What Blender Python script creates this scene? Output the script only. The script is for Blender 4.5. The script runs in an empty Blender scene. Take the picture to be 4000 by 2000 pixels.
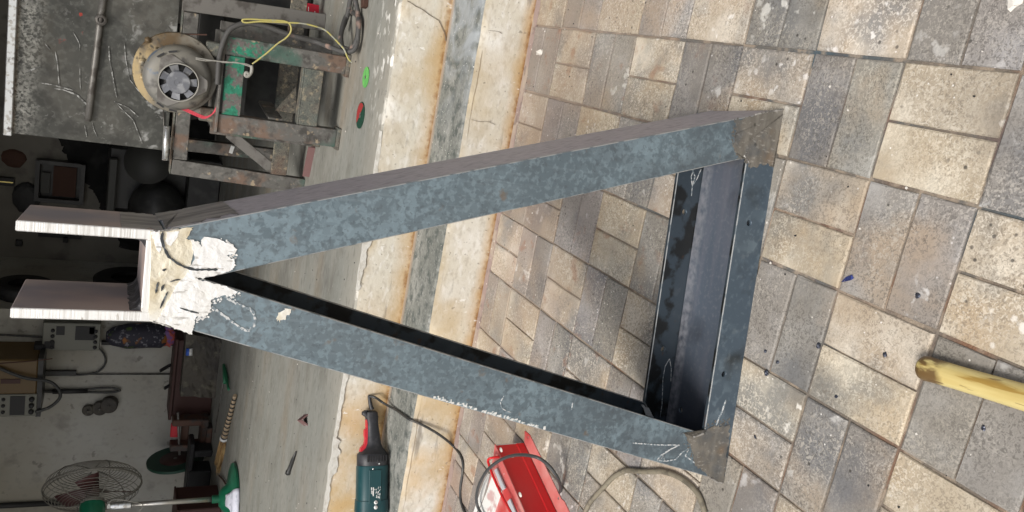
import bpy, bmesh, math, random
from mathutils import Vector, Matrix, noise
random.seed(7)
S = bpy.context.scene
COL = S.collection
R = math.radians

# ---------------------------------------------------------------- camera
CX, CY, CZ, CAMH = ((0.184710, -0.417493, -0.889709),(0.955637, 0.287636, 0.063425),(0.229433, -0.861954, 0.452101),1.1575)
cam = bpy.data.cameras.new('camera'); camo = bpy.data.objects.new('camera', cam); COL.objects.link(camo)
mw = Matrix((CX, CY, CZ)).transposed().to_4x4(); mw.translation = Vector((0, 0, CAMH)); camo.matrix_world = mw
cam.sensor_width = 36; cam.lens = 28.443; cam.clip_start = .02; cam.clip_end = 300
S.camera = camo

# ---------------------------------------------------------------- sky, sun, exposure (overcast daylight)
SUN_EL, SUN_AZ = R(52), R(193)          # azimuth measured clockwise from +Y
W = bpy.data.worlds.new('World'); S.world = W; W.use_nodes = True
wn, wl = W.node_tree.nodes, W.node_tree.links
sky = wn.new('ShaderNodeTexSky'); sky.sky_type = 'NISHITA'; sky.sun_disc = False
sky.sun_elevation = SUN_EL; sky.sun_rotation = SUN_AZ; sky.dust_density = 4; sky.air_density = 1.0
hs = wn.new('ShaderNodeHueSaturation'); hs.inputs['Saturation'].default_value = .38
wl.new(sky.outputs[0], hs.inputs['Color']); wl.new(hs.outputs[0], wn['Background'].inputs[0])
wn['Background'].inputs[1].default_value = .10
sun = bpy.data.lights.new('sun', 'SUN'); sun.energy = 1.7; sun.angle = R(16); sun.color = (1, .96, .9)
suno = bpy.data.objects.new('sun', sun); COL.objects.link(suno)
sd = Vector((math.sin(SUN_AZ)*math.cos(SUN_EL), math.cos(SUN_AZ)*math.cos(SUN_EL), math.sin(SUN_EL)))
suno.rotation_euler = sd.to_track_quat('Z', 'Y').to_euler()
S.view_settings.view_transform = 'Standard'; S.view_settings.look = 'None'
S.view_settings.gamma = 1; S.view_settings.use_curve_mapping = False
S.view_settings.exposure = .58

# ---------------------------------------------------------------- materials
def mat(name, col, rough=.6, metal=0., layers=(), bump=None, world=False, objcol=False, spec=.5):
    m = bpy.data.materials.new(name); m.use_nodes = True
    nt = m.node_tree; N, L = nt.nodes, nt.links; b = N['Principled BSDF']
    if world: co = N.new('ShaderNodeNewGeometry').outputs['Position']
    else: co = N.new('ShaderNodeTexCoord').outputs['Object']
    sep = N.new('ShaderNodeSeparateXYZ'); L.new(co, sep.inputs[0])
    def rng(v, lo, hi):
        r = N.new('ShaderNodeMapRange'); L.new(v, r.inputs[0]); r.inputs[1].default_value = lo; r.inputs[2].default_value = hi
        return r.outputs[0]
    def mth(op, a, c):
        n = N.new('ShaderNodeMath'); n.operation = op
        for i, v in enumerate((a, c)):
            if isinstance(v, (int, float)): n.inputs[i].default_value = v
            else: L.new(v, n.inputs[i])
        return n.outputs[0]
    def nz(s, d=4, w=0, st=None, kind='noise', off=0):
        v = co
        if st or off:
            mp = N.new('ShaderNodeMapping'); L.new(co, mp.inputs[0])
            if st: mp.inputs['Scale'].default_value = st
            mp.inputs['Location'].default_value = (off, off*.7, off*1.3); v = mp.outputs[0]
        if kind == 'voro':
            t = N.new('ShaderNodeTexVoronoi'); t.inputs['Scale'].default_value = s; L.new(v, t.inputs['Vector']); return t.outputs['Distance']
        t = N.new('ShaderNodeTexNoise'); t.inputs['Scale'].default_value = s; t.inputs['Detail'].default_value = d
        t.inputs['Distortion'].default_value = w; L.new(v, t.inputs['Vector']); return t.outputs['Fac']
    def mixf(f, a, c):
        n = N.new('ShaderNodeMix'); n.data_type = 'FLOAT'; L.new(f, n.inputs[0])
        for i, v in ((2, a), (3, c)):
            if isinstance(v, (int, float)): n.inputs[i].default_value = v
            else: L.new(v, n.inputs[i])
        return n.outputs[0]
    cur, cr, cm = col, rough, metal
    for k, l in enumerate(layers):
        f = None
        if 's' in l: f = rng(nz(l['s'], l.get('d', 4), l.get('w', 0), l.get('st'), l.get('kind', 'noise'), l.get('off', k*3.1)), l.get('lo', .45), l.get('hi', .6))
        if 'and' in l:
            s2, lo2, hi2 = l['and']; g = rng(nz(s2, 3, 0, None, 'noise', 17+k), lo2, hi2); f = g if f is None else mth('MULTIPLY', f, g)
        for key in ('ax', 'ax2'):
            if key in l:
                a, lo, hi, wob, ws = l[key]; v = sep.outputs['xyz'.index(a)]
                if wob: v = mth('ADD', v, mth('MULTIPLY', mth('SUBTRACT', nz(ws, 4, 0, None, 'noise', 5+k), .5), wob))
                g = rng(v, lo, hi); f = g if f is None else mth('MULTIPLY', f, g)
        if 'band' in l:
            a, c0, hw, wob, ws = l['band']; v = sep.outputs['xyz'.index(a)]
            if wob: v = mth('ADD', v, mth('MULTIPLY', mth('SUBTRACT', nz(ws, 5, 0, None, 'noise', 9+k), .5), wob))
            g = rng(mth('ABSOLUTE', mth('SUBTRACT', v, c0), 0), hw, hw*.4); f = g if f is None else mth('MULTIPLY', f, g)
        if l.get('a', 1) != 1: f = mth('MULTIPLY', f, l['a'])
        n = N.new('ShaderNodeMix'); n.data_type = 'RGBA'; L.new(f, n.inputs[0])
        if isinstance(cur, tuple): n.inputs[6].default_value = (*cur, 1)
        else: L.new(cur, n.inputs[6])
        n.inputs[7].default_value = (*l['c'], 1); cur = n.outputs[2]
        if 'r' in l: cr = mixf(f, cr, l['r'])
        if 'm' in l: cm = mixf(f, cm, l['m'])
    if objcol:
        oi = N.new('ShaderNodeObjectInfo'); n = N.new('ShaderNodeMix'); n.data_type = 'RGBA'; n.blend_type = 'MULTIPLY'; n.inputs[0].default_value = 1
        if isinstance(cur, tuple): n.inputs[6].default_value = (*cur, 1)
        else: L.new(cur, n.inputs[6])
        L.new(oi.outputs['Color'], n.inputs[7]); cur = n.outputs[2]
    for sock, v in (('Base Color', cur), ('Roughness', cr), ('Metallic', cm)):
        if isinstance(v, tuple): b.inputs[sock].default_value = (*v, 1)
        elif isinstance(v, (int, float)): b.inputs[sock].default_value = v
        else: L.new(v, b.inputs[sock])
    b.inputs['Specular IOR Level'].default_value = spec
    if bump:
        bp = N.new('ShaderNodeBump'); bp.inputs['Strength'].default_value = bump[1]; bp.inputs['Distance'].default_value = bump[2]
        L.new(nz(bump[0], 5, .3, bump[3] if len(bump) > 3 else None), bp.inputs['Height']); L.new(bp.outputs[0], b.inputs['Normal'])
    return m
def D(**k): return k

paver_m = mat('paver_stone', (.43, .365, .275), .8, layers=[
    D(c=(.58, .525, .43), s=8, d=6, lo=.47, hi=.66), D(c=(.40, .305, .20), s=6, d=6, lo=.50, hi=.68, a=.75),
    D(c=(.19, .195, .19), s=6, d=7, lo=.49, hi=.64, a=.8),
    D(c=(.15, .125, .095), s=175, d=2, w=1.2, lo=.50, hi=.60, a=.52, **{'and': (9, .30, .55)}), D(c=(.74, .68, .57), s=160, d=2, w=1.2, lo=.51, hi=.60, a=.5, **{'and': (8, .35, .6)}),
    D(c=(.13, .115, .10), s=2.3, d=6, lo=.56, hi=.72, a=.5),
    D(c=(.75, .72, .66), s=38, d=5, lo=.60, hi=.66, **{'and': (4, .52, .62)}, a=.75),
    D(c=(.05, .045, .04), s=34, kind='voro', lo=.13, hi=.08, a=.8, **{'and': (7, .45, .6)}),
    D(c=(.78, .75, .70), s=52, kind='voro', lo=.10, hi=.06, a=.9, **{'and': (5, .52, .6)}),
    D(c=(.30, .22, .17), s=3, lo=.35, hi=.6, ax=('y', 1.65, 2.3, .3, 6), a=.75),
    D(c=(.24, .085, .03), s=16, d=6, lo=.62, hi=.70, ax=('y', 1.2, 1.7, .2, 4), a=.4)],
    bump=(190, .5, .002), world=True, objcol=True, spec=.25)
paverg_m = mat('grey_paver_stone', (.25, .23, .20), .8, layers=[
    D(c=(.33, .315, .29), s=7, d=6, lo=.46, hi=.66), D(c=(.36, .28, .195), s=5, d=6, lo=.52, hi=.66, a=.75), D(c=(.155, .155, .155), s=6, d=7, lo=.50, hi=.64, a=.8),
    D(c=(.085, .077, .065), s=175, d=2, w=1.2, lo=.50, hi=.60, a=.55, **{'and': (9, .30, .55)}), D(c=(.50, .46, .39), s=160, d=2, w=1.2, lo=.52, hi=.60, a=.5, **{'and': (8, .35, .6)}),
    D(c=(.70, .68, .63), s=30, d=6, lo=.60, hi=.66, **{'and': (4, .54, .62)}, a=.6), D(c=(.78, .75, .70), s=52, kind='voro', lo=.11, hi=.06, a=.9, **{'and': (5, .50, .58)}),
    D(c=(.04, .036, .03), s=34, kind='voro', lo=.12, hi=.08, a=.8, **{'and': (7, .45, .6)}),
    D(c=(.29, .225, .18), s=3, lo=.33, hi=.6, ax=('y', 1.65, 2.3, .3, 6), a=.75), D(c=(.24, .085, .03), s=16, d=6, lo=.62, hi=.70, ax=('y', 1.2, 1.7, .2, 4), a=.4)],
    bump=(190, .5, .002), world=True, objcol=True, spec=.25)
joint_m = mat('joint_sand', (.18, .15, .12), .9, layers=[
    D(c=(.075, .10, .115), s=2.5, lo=.45, hi=.58, ax=('x', -.5, -.15, .3, 2)), D(c=(.22, .10, .05), s=6, lo=.52, hi=.66, a=.7),
    D(c=(.36, .29, .22), s=22, d=6, lo=.50, hi=.60, a=.7), D(c=(.33, .26, .205), ax=('y', 1.5, 2.15, .4, 5), a=.85)], bump=(160, .8, .004), world=True)
riser_m = mat('cream_plaster', (.56, .525, .445), .75, layers=[
    D(c=(.64, .62, .57), s=5, lo=.45, hi=.7), D(c=(.42, .36, .27), s=14, d=8, lo=.50, hi=.66, a=.5), D(c=(.36, .32, .26), s=75, d=8, st=(.6, 1, 1), lo=.52, hi=.64, a=.45), D(c=(.70, .68, .64), s=60, d=8, st=(.5, 1, 1), lo=.54, hi=.64, a=.5), D(c=(.47, .37, .22), s=3.2, d=7, lo=.52, hi=.66, a=.55),
    D(c=(.50, .33, .14), s=4, d=6, lo=.40, hi=.62, ax=('x', -.75, -1.5, .5, 2), a=.85),
    D(c=(.42, .25, .085), ax=('z', .045, .0, .05, 12), a=.85), D(c=(.22, .10, .03), ax=('z', .016, .0, .03, 60), s=50, d=5, lo=.36, hi=.52, a=.95),
    D(c=(.44, .28, .11), ax=('z', .245, .175, .06, 9), ax2=('z', .174, .178, 0, 1), a=.8), D(c=(.22, .10, .03), ax=('z', .194, .178, .03, 60), s=50, d=5, lo=.36, hi=.52, ax2=('z', .174, .178, 0, 1), a=.8),
    D(c=(.48, .38, .22), ax=('z', .135, .165, .03, 9), ax2=('z', .182, .178, 0, 1), s=7, d=6, lo=.35, hi=.6, a=.45),
    D(c=(.15, .10, .055), band=('z', .153, .0026, .012, 12), s=5, d=5, lo=.44, hi=.56, a=.6),
    D(c=(.14, .12, .10), s=3, st=(1, 1, 6), d=6, lo=.64, hi=.69, a=.6),
    D(c=(.76, .74, .70), s=55, d=4, lo=.66, hi=.70, st=(1, 1, .5), a=.75, **{'and': (5, .5, .6)}),
    D(c=(.10, .085, .065), s=70, d=3, lo=.66, hi=.72, a=.5)], bump=(90, .35, .003), world=True, spec=.3)
tread_m = mat('tread_cement', (.185, .19, .17), .85, layers=[
    D(c=(.28, .28, .255), s=14, d=8, lo=.46, hi=.66, st=(.6, 1, 1)), D(c=(.10, .11, .10), s=24, d=8, lo=.48, hi=.64), D(c=(.33, .33, .31), s=80, d=6, lo=.56, hi=.64, a=.5), D(c=(.08, .085, .08), s=90, d=6, lo=.56, hi=.64, a=.5),
    D(c=(.34, .36, .37), s=8, d=7, w=1, lo=.42, hi=.62, ax=('x', -.25, .05, .2, 4), a=.9),
    D(c=(.36, .28, .21), ax=('y', 2.592, 2.612, .015, 10), a=.8),
    D(c=(.75, .73, .68), s=60, kind='voro', lo=.13, hi=.08, a=.85, **{'and': (6, .5, .58)})], bump=(120, .5, .003), world=True, spec=.25)
floor_m = mat('floor_cement', (.235, .237, .212), .7, layers=[
    D(c=(.27, .265, .235), s=5, d=8, lo=.42, hi=.7, st=(.6, 1.3, 1)), D(c=(.15, .145, .12), s=8, d=8, lo=.48, hi=.7, st=(.5, 1.4, 1), a=.6),
    D(c=(.24, .185, .125), s=3, d=7, st=(.5, 1.3, 1), lo=.52, hi=.70, a=.5), D(c=(.105, .10, .088), s=2.2, d=8, lo=.52, hi=.68, a=.5),
    D(c=(.36, .34, .29), ax=('y', 2.85, 2.63, .12, 5), a=.7),
    D(c=(.74, .72, .67), s=30, d=7, st=(.7, 1, 1), lo=.57, hi=.63, ax=('y', 2.86, 2.70, .15, 8), ax2=('x', -.35, -.1, .2, 4)),
    D(c=(.72, .69, .62), ax=('y', 2.648, 2.632, .05, 13), s=24, d=7, lo=.52, hi=.58, a=.6),
    D(c=(.06, .055, .05), s=40, kind='voro', lo=.075, hi=.045, a=.8), D(c=(.32, .315, .29), s=60, d=8, st=(.5, 1, 1), lo=.56, hi=.66, a=.4), D(c=(.10, .095, .085), s=45, d=8, st=(.5, 1, 1), lo=.56, hi=.68, a=.4)], bump=(60, .25, .003), world=True, spec=.3)
wall_m = mat('grey_plaster', (.36, .35, .315), .85, layers=[
    D(c=(.42, .415, .39), s=1.6, lo=.42, hi=.66), D(c=(.27, .245, .19), s=1.2, lo=.45, hi=.65, a=.6),
    D(c=(.17, .165, .15), s=7, d=8, lo=.58, hi=.74, a=.6), D(c=(.10, .09, .08), s=16, d=6, lo=.66, hi=.72, a=.5),
    D(c=(.2, .2, .19), s=26, d=2, lo=.55, hi=.7, a=.25)], bump=(30, .25, .004), world=True, spec=.2)
soot_m = mat('black_soot_paint', (.010, .010, .010), .8, layers=[D(c=(.024, .024, .023), s=7, lo=.5, hi=.68)], spec=.2)
roof_m = mat('roof_sheet', (.12, .11, .10), .7)

mill_m = mat('mill_scale_steel', (.118, .158, .185), .42, .30, layers=[
    D(c=(.085, .105, .12), s=9, d=9, w=.4, lo=.52, hi=.66, a=.55, r=.36), D(c=(.185, .22, .24), ax=('z', .45, 1.05, .3, 4), s=6, d=6, lo=.34, hi=.58, a=.5), D(c=(.20, .25, .28), s=34, d=6, st=(5, 1, .25), lo=.56, hi=.68, a=.35), D(c=(.178, .237, .273), s=62, d=10, w=.3, lo=.475, hi=.545, r=.5, **{'and': (5, .42, .58)}),  # layer paling upwards paints the sky's reflection on the upper legs
    D(c=(.215, .285, .325), s=110, d=6, w=.3, lo=.50, hi=.60, a=.55), D(c=(.085, .10, .115), s=120, d=5, lo=.56, hi=.64, a=.5), D(c=(.075, .09, .105), s=12, d=6, ax=('z', .75, .0, .3, 5), lo=.42, hi=.56, a=.65), D(c=(.17, .115, .07), s=30, d=4, lo=.68, hi=.75, a=.6),  # layer darkening downwards paints the weaker reflection low on the legs
    D(c=(.05, .06, .065), s=70, kind='voro', lo=.10, hi=.05, a=.5)], bump=(80, .15, .001))
base_m = mat('dark_mill_scale', (.070, .098, .128), .4, .3, layers=[
    D(c=(.15, .20, .24), s=34, d=9, w=.4, lo=.50, hi=.58, a=.7, **{'and': (6, .42, .58)}), D(c=(.16, .21, .25), s=110, d=5, lo=.57, hi=.66, a=.35), D(c=(.028, .035, .04), s=8, d=5, lo=.54, hi=.66),
    D(c=(.17, .20, .22), s=60, d=5, lo=.62, hi=.70, a=.3)], bump=(80, .15, .001))
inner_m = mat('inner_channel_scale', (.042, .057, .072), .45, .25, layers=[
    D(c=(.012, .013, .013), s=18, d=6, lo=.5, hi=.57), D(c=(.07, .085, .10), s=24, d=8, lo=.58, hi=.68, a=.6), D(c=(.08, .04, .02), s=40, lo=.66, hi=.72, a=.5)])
web_m = mat('channel_web_inside', (.11, .135, .175), .42, .3, layers=[
    D(c=(.17, .18, .22), s=9, d=6, st=(.25, 3, 1), lo=.45, hi=.7), D(c=(.20, .22, .25), s=110, d=6, lo=.52, hi=.68, a=.5),
    D(c=(.14, .115, .075), s=4, lo=.5, hi=.65, ax=('x', .45, .62, .1, 5), a=.8), D(c=(.02, .02, .025), s=6, lo=.55, hi=.7, a=.7), D(c=(.03, .035, .05), ax=('x', .33, .08, .1, 5), a=.75), D(c=(.31, .315, .345), band=('y', .188, .022, .006, 9), s=70, d=6, lo=.30, hi=.62, a=.75)])  # pale band paints the sheen along the back fillet; left end coloured darker
side_m = mat('rolled_purple_steel', (.36, .335, .365), .55, .08, layers=[
    D(c=(.42, .385, .41), s=22, d=5, st=(7, 5, .35), lo=.45, hi=.65), D(c=(.21, .185, .21), s=26, d=6, st=(7, 5, .3), lo=.53, hi=.66, a=.8),
    D(c=(.40, .36, .34), s=40, d=4, st=(5, 5, .5), lo=.66, hi=.70, a=.5)])
plate_m = mat('heat_tinted_plate', (.34, .265, .24), .5, .08, layers=[
    D(c=(.36, .295, .265), s=7, d=4, st=(1, 1, .35), lo=.42, hi=.65), D(c=(.22, .20, .215), s=5, d=5, lo=.52, hi=.68),
    D(c=(.66, .60, .54), s=25, d=4, st=(1, 3, .25), lo=.67, hi=.72, a=.6)])
cut_m = mat('flame_cut_edge', (.91, .905, .885), .38, .6, layers=[
    D(c=(.62, .60, .56), s=40, d=5, st=(.2, .05, 5), lo=.50, hi=.62, a=.7), D(c=(.40, .36, .30), s=60, d=5, st=(.8, 1, 3), lo=.62, hi=.7, a=.7)], bump=(60, .3, .002, (.05, .05, 6)))
ground_m = mat('ground_bright_steel', (.97, .97, .965), .42, .6, layers=[D(c=(.84, .82, .765), s=22, d=6, lo=.50, hi=.64, a=.7), D(c=(.50, .48, .45), s=75, d=5, st=(3, 1, .7), lo=.61, hi=.67, a=.75)], bump=(70, .6, .003))
filler_m = mat('weld_ground_tan', (.78, .72, .58), .38, .45, layers=[
    D(c=(.66, .57, .40), s=24, d=5, lo=.5, hi=.66), D(c=(.90, .88, .82), s=14, d=4, lo=.55, hi=.66), D(c=(.30, .24, .16), s=42, kind='voro', lo=.2, hi=.1, a=.7, **{'and': (12, .5, .6)})], bump=(50, .9, .004))
corner_m = mat('ground_corner_steel', (.155, .142, .122), .5, .3, layers=[
    D(c=(.205, .19, .165), s=30, d=6, st=(.6, 1, 2), lo=.46, hi=.62), D(c=(.03, .025, .02), s=45, kind='voro', lo=.2, hi=.12, a=.85, **{'and': (18, .48, .58)}),
    D(c=(.36, .34, .31), s=110, d=5, st=(1.6, 1, .8), lo=.58, hi=.66, a=.6), D(c=(.25, .14, .06), s=14, lo=.6, hi=.75, a=.35), D(c=(.09, .10, .11), s=26, d=8, lo=.52, hi=.66, a=.6)], bump=(50, .8, .003))
bead_m = mat('dark_weld_bead', (.06, .06, .065), .5, .5, layers=[D(c=(.16, .16, .17), s=60, lo=.52, hi=.62)], bump=(90, .8, .004))
edge_m = mat('worn_steel_edge', (.36, .37, .37), .4, .4, layers=[D(c=(.16, .19, .21), s=40, d=6, lo=.5, hi=.6)])
crack_m = mat('weld_crevice', (.035, .04, .045), .6, .2, layers=[D(c=(.22, .24, .25), s=90, d=4, lo=.55, hi=.65, a=.7)])
chalk_m = mat('chalk', (.52, .53, .53), .95, layers=[D(c=(.17, .21, .235), s=190, d=3, lo=.46, hi=.54)])
chalk2_m = mat('thick_chalk', (.62, .62, .60), .95, layers=[D(c=(.2, .25, .27), s=200, d=3, lo=.5, hi=.58)])

def paint(name, col, chips, rough=.55, metal=.1, lo=.56, hi=.62, s=13, extra=()):
    return mat(name, col, rough, metal, layers=[D(c=chips, s=s, d=7, lo=lo, hi=hi), *extra, D(c=tuple(q*1.9 for q in col), s=s*5, d=7, lo=.54, hi=.66, a=.45), D(c=tuple(q*.35 for q in col), s=s*4, d=7, lo=.54, hi=.66, a=.5)], bump=(60, .4, .003))
rusty_m = paint('rusty_painted_steel', (.12, .115, .105), (.17, .115, .085), .6, .25, .52, .62, 9, [
    D(c=(.05, .125, .095), s=5, lo=.56, hi=.66, a=.7), D(c=(.05, .045, .04), s=18, d=6, lo=.55, hi=.65, a=.8), D(c=(.42, .33, .22), s=30, d=5, lo=.64, hi=.69, a=.7)])
green_m = paint('chipped_green_paint', (.018, .165, .098), (.12, .10, .095), .5, .05, .50, .54, 19, [D(c=(.2, .18, .15), s=40, lo=.64, hi=.7)])
crust_m = paint('crusted_steel', (.12, .11, .09), (.30, .25, .17), .8, .05, .54, .64, 42, [D(c=(.05, .045, .038), s=60, d=7, lo=.54, hi=.63, a=.8), D(c=(.13, .075, .05), s=8, lo=.52, hi=.66, a=.7), D(c=(.075, .10, .09), s=6, lo=.5, hi=.62, a=.6)])
panel_m = mat('scratched_dark_steel', (.066, .067, .059), .5, .35, layers=[
    D(c=(.11, .105, .09), s=3, lo=.45, hi=.65), D(c=(.10, .075, .045), s=2.6, d=6, lo=.52, hi=.62, ax=('x', .25, .6, .2, 4), a=.9),
    D(c=(.50, .49, .44), s=90, d=8, w=.5, lo=.40, hi=.58, ax=('z', .47, .57, .12, 14), a=.9), D(c=(.11, .055, .02), ax=('z', .555, .575, .01, 20), a=.85),
    D(c=(.34, .34, .32), s=70, d=8, w=.6, lo=.58, hi=.68, a=.6, **{'and': (7, .54, .64)}), D(c=(.14, .14, .125), s=45, d=8, lo=.50, hi=.62, a=.5), D(c=(.035, .034, .03), s=14, d=7, lo=.52, hi=.64, a=.5),
    D(c=(.50, .50, .48), s=30, d=8, w=.8, lo=.50, hi=.62, ax=('z', .24, .12, .05, 8), a=.6, **{'and': (9, .52, .60)}),
    D(c=(.35, .05, .035), s=16, d=6, lo=.68, hi=.70, ax=('x', .36, .5, .1, 6))])
bright_m = mat('worn_bright_steel', (.74, .75, .74), .28, .8, layers=[D(c=(.12, .10, .09), s=30, d=7, lo=.60, hi=.66, r=.6, m=.1), D(c=(.5, .48, .44), s=50, d=4, lo=.5, hi=.6)])
dull_m = mat('dull_steel', (.20, .19, .175), .5, .5, layers=[D(c=(.11, .10, .09), s=20, d=6, lo=.5, hi=.62)])
motor_m = mat('grimy_motor_paint', (.15, .145, .13), .55, .15, layers=[D(c=(.20, .185, .15), s=6, lo=.45, hi=.65), D(c=(.06, .10, .16), s=14, d=6, lo=.64, hi=.68, a=.7), D(c=(.06, .055, .05), s=16, d=6, lo=.56, hi=.66)])
grease_m = mat('greasy_flange', (.17, .155, .125), .5, .2, layers=[D(c=(.42, .32, .17), s=14, d=6, lo=.40, hi=.52, ax=('z', .05, .09, .04, 9)), D(c=(.10, .065, .03), s=8, lo=.40, hi=.55, ax=('x', .04, .09, .03, 9)), D(c=(.06, .05, .035), s=30, d=6, lo=.58, hi=.66)])
fanpl_m = mat('grey_fan_plastic', (.115, .12, .135), .5, layers=[D(c=(.22, .225, .235), s=30, lo=.5, hi=.62)])
black_m = mat('matt_black', (.015, .015, .016), .6)
cable_m = mat('black_cable', (.035, .036, .036), .5, layers=[D(c=(.09, .085, .075), s=40, lo=.55, hi=.68)])
hose_m = mat('grey_rubber_hose', (.05, .052, .053), .45)
olive_m = mat('olive_cable', (.21, .185, .135), .6, layers=[D(c=(.13, .115, .085), s=50, lo=.5, hi=.62)])
pink_m = mat('scuffed_pink_cable', (.06, .058, .055), .7, layers=[D(c=(.36, .24, .19), s=16, d=6, lo=.55, hi=.64, ax=('z', .66, .58, .05, 5), a=.75)])
wireg_m = mat('grey_wire', (.28, .27, .24), .6); wirey_m = mat('yellow_green_wire', (.42, .37, .12), .5, layers=[D(c=(.30, .30, .24), s=25, lo=.5, hi=.58)])
wirer_m = mat('red_wire', (.60, .06, .09), .5)
teal_m = mat('teal_plastic', (.012, .058, .066), .42, layers=[D(c=(.04, .10, .105), s=20, d=6, lo=.60, hi=.68, a=.5), D(c=(.01, .045, .055), s=8, lo=.5, hi=.65)])
blackpl_m = mat('black_plastic', (.020, .021, .025), .5, layers=[D(c=(.045, .045, .05), s=30, lo=.5, hi=.65)])
redpl_m = mat('red_plastic', (.55, .025, .04), .4)
white_m = mat('white_print', (.72, .72, .70), .6); silver_m = mat('silver_casting', (.62, .62, .60), .35, .4)
screw_m = mat('screw_zinc', (.75, .76, .76), .25, .8)
redbox_m = mat('red_enamel', (.62, .014, .018), .42, layers=[D(c=(.58, .03, .03), s=6, lo=.45, hi=.65), D(c=(.78, .66, .55), s=26, d=4, lo=.715, hi=.735), D(c=(.20, .09, .03), s=20, d=5, lo=.70, hi=.74)])
redtop_m = mat('sky_paled_red_enamel', (.60, .14, .13), .4, layers=[D(c=(.64, .30, .27), s=7, d=6, lo=.45, hi=.62), D(c=(.52, .03, .03), s=9, d=5, lo=.56, hi=.66, a=.8), D(c=(.78, .7, .62), s=30, d=4, lo=.70, hi=.725)])  # pinkish tone: sky reflection painted into the upward-facing red sheets
label_m = mat('worn_white_label', (.80, .79, .75), .4, layers=[D(c=(.62, .42, .40), s=16, d=5, lo=.62, hi=.68), D(c=(.55, .56, .58), s=30, d=4, st=(3, 1, 1), lo=.66, hi=.70)])
clear_m = mat('grey_plastic_strip', (.50, .52, .54), .3)
wood_m = mat('yellow_painted_wood', (.55, .42, .15), .45, layers=[D(c=(.66, .545, .235), s=7, d=6, st=(.6, 6, 4), lo=.45, hi=.62), D(c=(.33, .19, .03), s=28, d=6, st=(.25, 3, 3), lo=.60, hi=.66, a=.8), D(c=(.16, .09, .04), s=45, d=5, st=(.3, 2, 2), lo=.66, hi=.70, a=.9),
    D(c=(.11, .055, .018), s=30, d=5, st=(1, 2, 2), lo=.30, hi=.42, ax=('x', .050, .034, .03, 45), a=.92), D(c=(.72, .58, .36), ax=('x', .03, .012, .03, 30), s=12, lo=.56, hi=.6)], bump=(60, .2, .001))
slag_m = mat('blue_slag', (.05, .055, .075), .3, .5, layers=[D(c=(.25, .28, .35), s=90, lo=.58, hi=.66)])
foil_m = mat('tempered_steel_chip', (.10, .13, .42), .25, .7, layers=[D(c=(.75, .72, .78), s=35, lo=.52, hi=.58), D(c=(.5, .12, .2), s=20, lo=.58, hi=.64)])
stone_m = mat('white_stone', (.66, .62, .56), .85, bump=(40, .5, .003))
gdisc_m = mat('green_disc_label', (.12, .40, .10), .6, layers=[D(c=(.16, .5, .12), s=40, lo=.5, hi=.6)])
dgreen_m = mat('dark_green_disc', (.008, .050, .030), .6); reddisc_m = mat('red_disc_label', (.32, .03, .03), .6)
redcart_m = mat('red_carton', (.50, .012, .035), .5); greycart_m = mat('grey_carton', (.13, .13, .14), .6)
fangreen_m = mat('fan_green_enamel', (.006, .105, .052), .35, layers=[D(c=(.012, .14, .075), s=12, lo=.5, hi=.65)])
cage_m = mat('fan_cage_wire', (.15, .142, .12), .5, .3); blade_m = mat('maroon_fan_blade', (.055, .014, .015), .5)
pole_m = mat('chrome_pole', (.50, .48, .44), .3, .8, layers=[D(c=(.30, .20, .09), s=30, d=6, lo=.5, hi=.6, ax=('z', .25, .10, .1, 9), r=.7, m=.2)])
paper_m = mat('crumpled_paper', (.68, .69, .78), .8, layers=[D(c=(.5, .52, .6), s=30, d=5, lo=.5, hi=.6)])
straw_m = mat('broom_straw', (.36, .22, .085), .8, layers=[D(c=(.50, .35, .16), s=60, st=(.15, 1, 1), lo=.5, hi=.6), D(c=(.16, .09, .04), s=70, st=(.15, 1, 1), lo=.56, hi=.64)])
grip_m = mat('broom_handle', (.34, .26, .17), .7); band_m = mat('black_rubber_band', (.03, .028, .026), .6)
iron_m = mat('pitted_iron', (.085, .075, .06), .7, .2, layers=[D(c=(.05, .045, .04), s=5, lo=.45, hi=.65), D(c=(.13, .12, .09), s=18, d=6, lo=.56, hi=.68)], bump=(30, .8, .01))
maroon_m = mat('maroon_paint', (.05, .017, .013), .6, layers=[D(c=(.05, .02, .016), s=6, lo=.5, hi=.65)])
vise_m = mat('old_vise_paint', (.10, .052, .036), .6, .2, layers=[D(c=(.06, .05, .045), s=14, lo=.5, hi=.62)])
dark_m = mat('dark_machine_paint', (.013, .013, .0125), .45, layers=[D(c=(.035, .035, .033), s=9, d=6, lo=.5, hi=.65)])
orange_m = mat('orange_welder_case', (.11, .066, .020), .5); grey_m = mat('grey_welder_panel', (.15, .15, .125), .5)
pouch_m = mat('patterned_bag', (.022, .021, .034), .7, layers=[D(c=(.16, .16, .18), s=40, d=5, lo=.57, hi=.64), D(c=(.26, .10, .02), s=9, lo=.54, hi=.6), D(c=(.06, .10, .02), s=12, lo=.6, hi=.66)])
rag_m = mat('red_rag', (.34, .07, .05), .8, layers=[D(c=(.16, .08, .22), s=16, lo=.5, hi=.56)])
rust_m = mat('rust_brown', (.06, .026, .016), .8); blue_m = mat('blue_tin', (.04, .12, .55), .5); tgreen_m = mat('green_tool_handle', (.02, .15, .07), .5)
brass_m = mat('brass_strip', (.75, .62, .22), .35, .6); gray_pipe_m = mat('grey_pipe', (.05, .05, .045), .6)
offcut_m = mat('red_oxide_offcut', (.20, .11, .105), .55, .2, layers=[D(c=(.30, .26, .25), s=14, d=5, lo=.58, hi=.66)])

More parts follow.
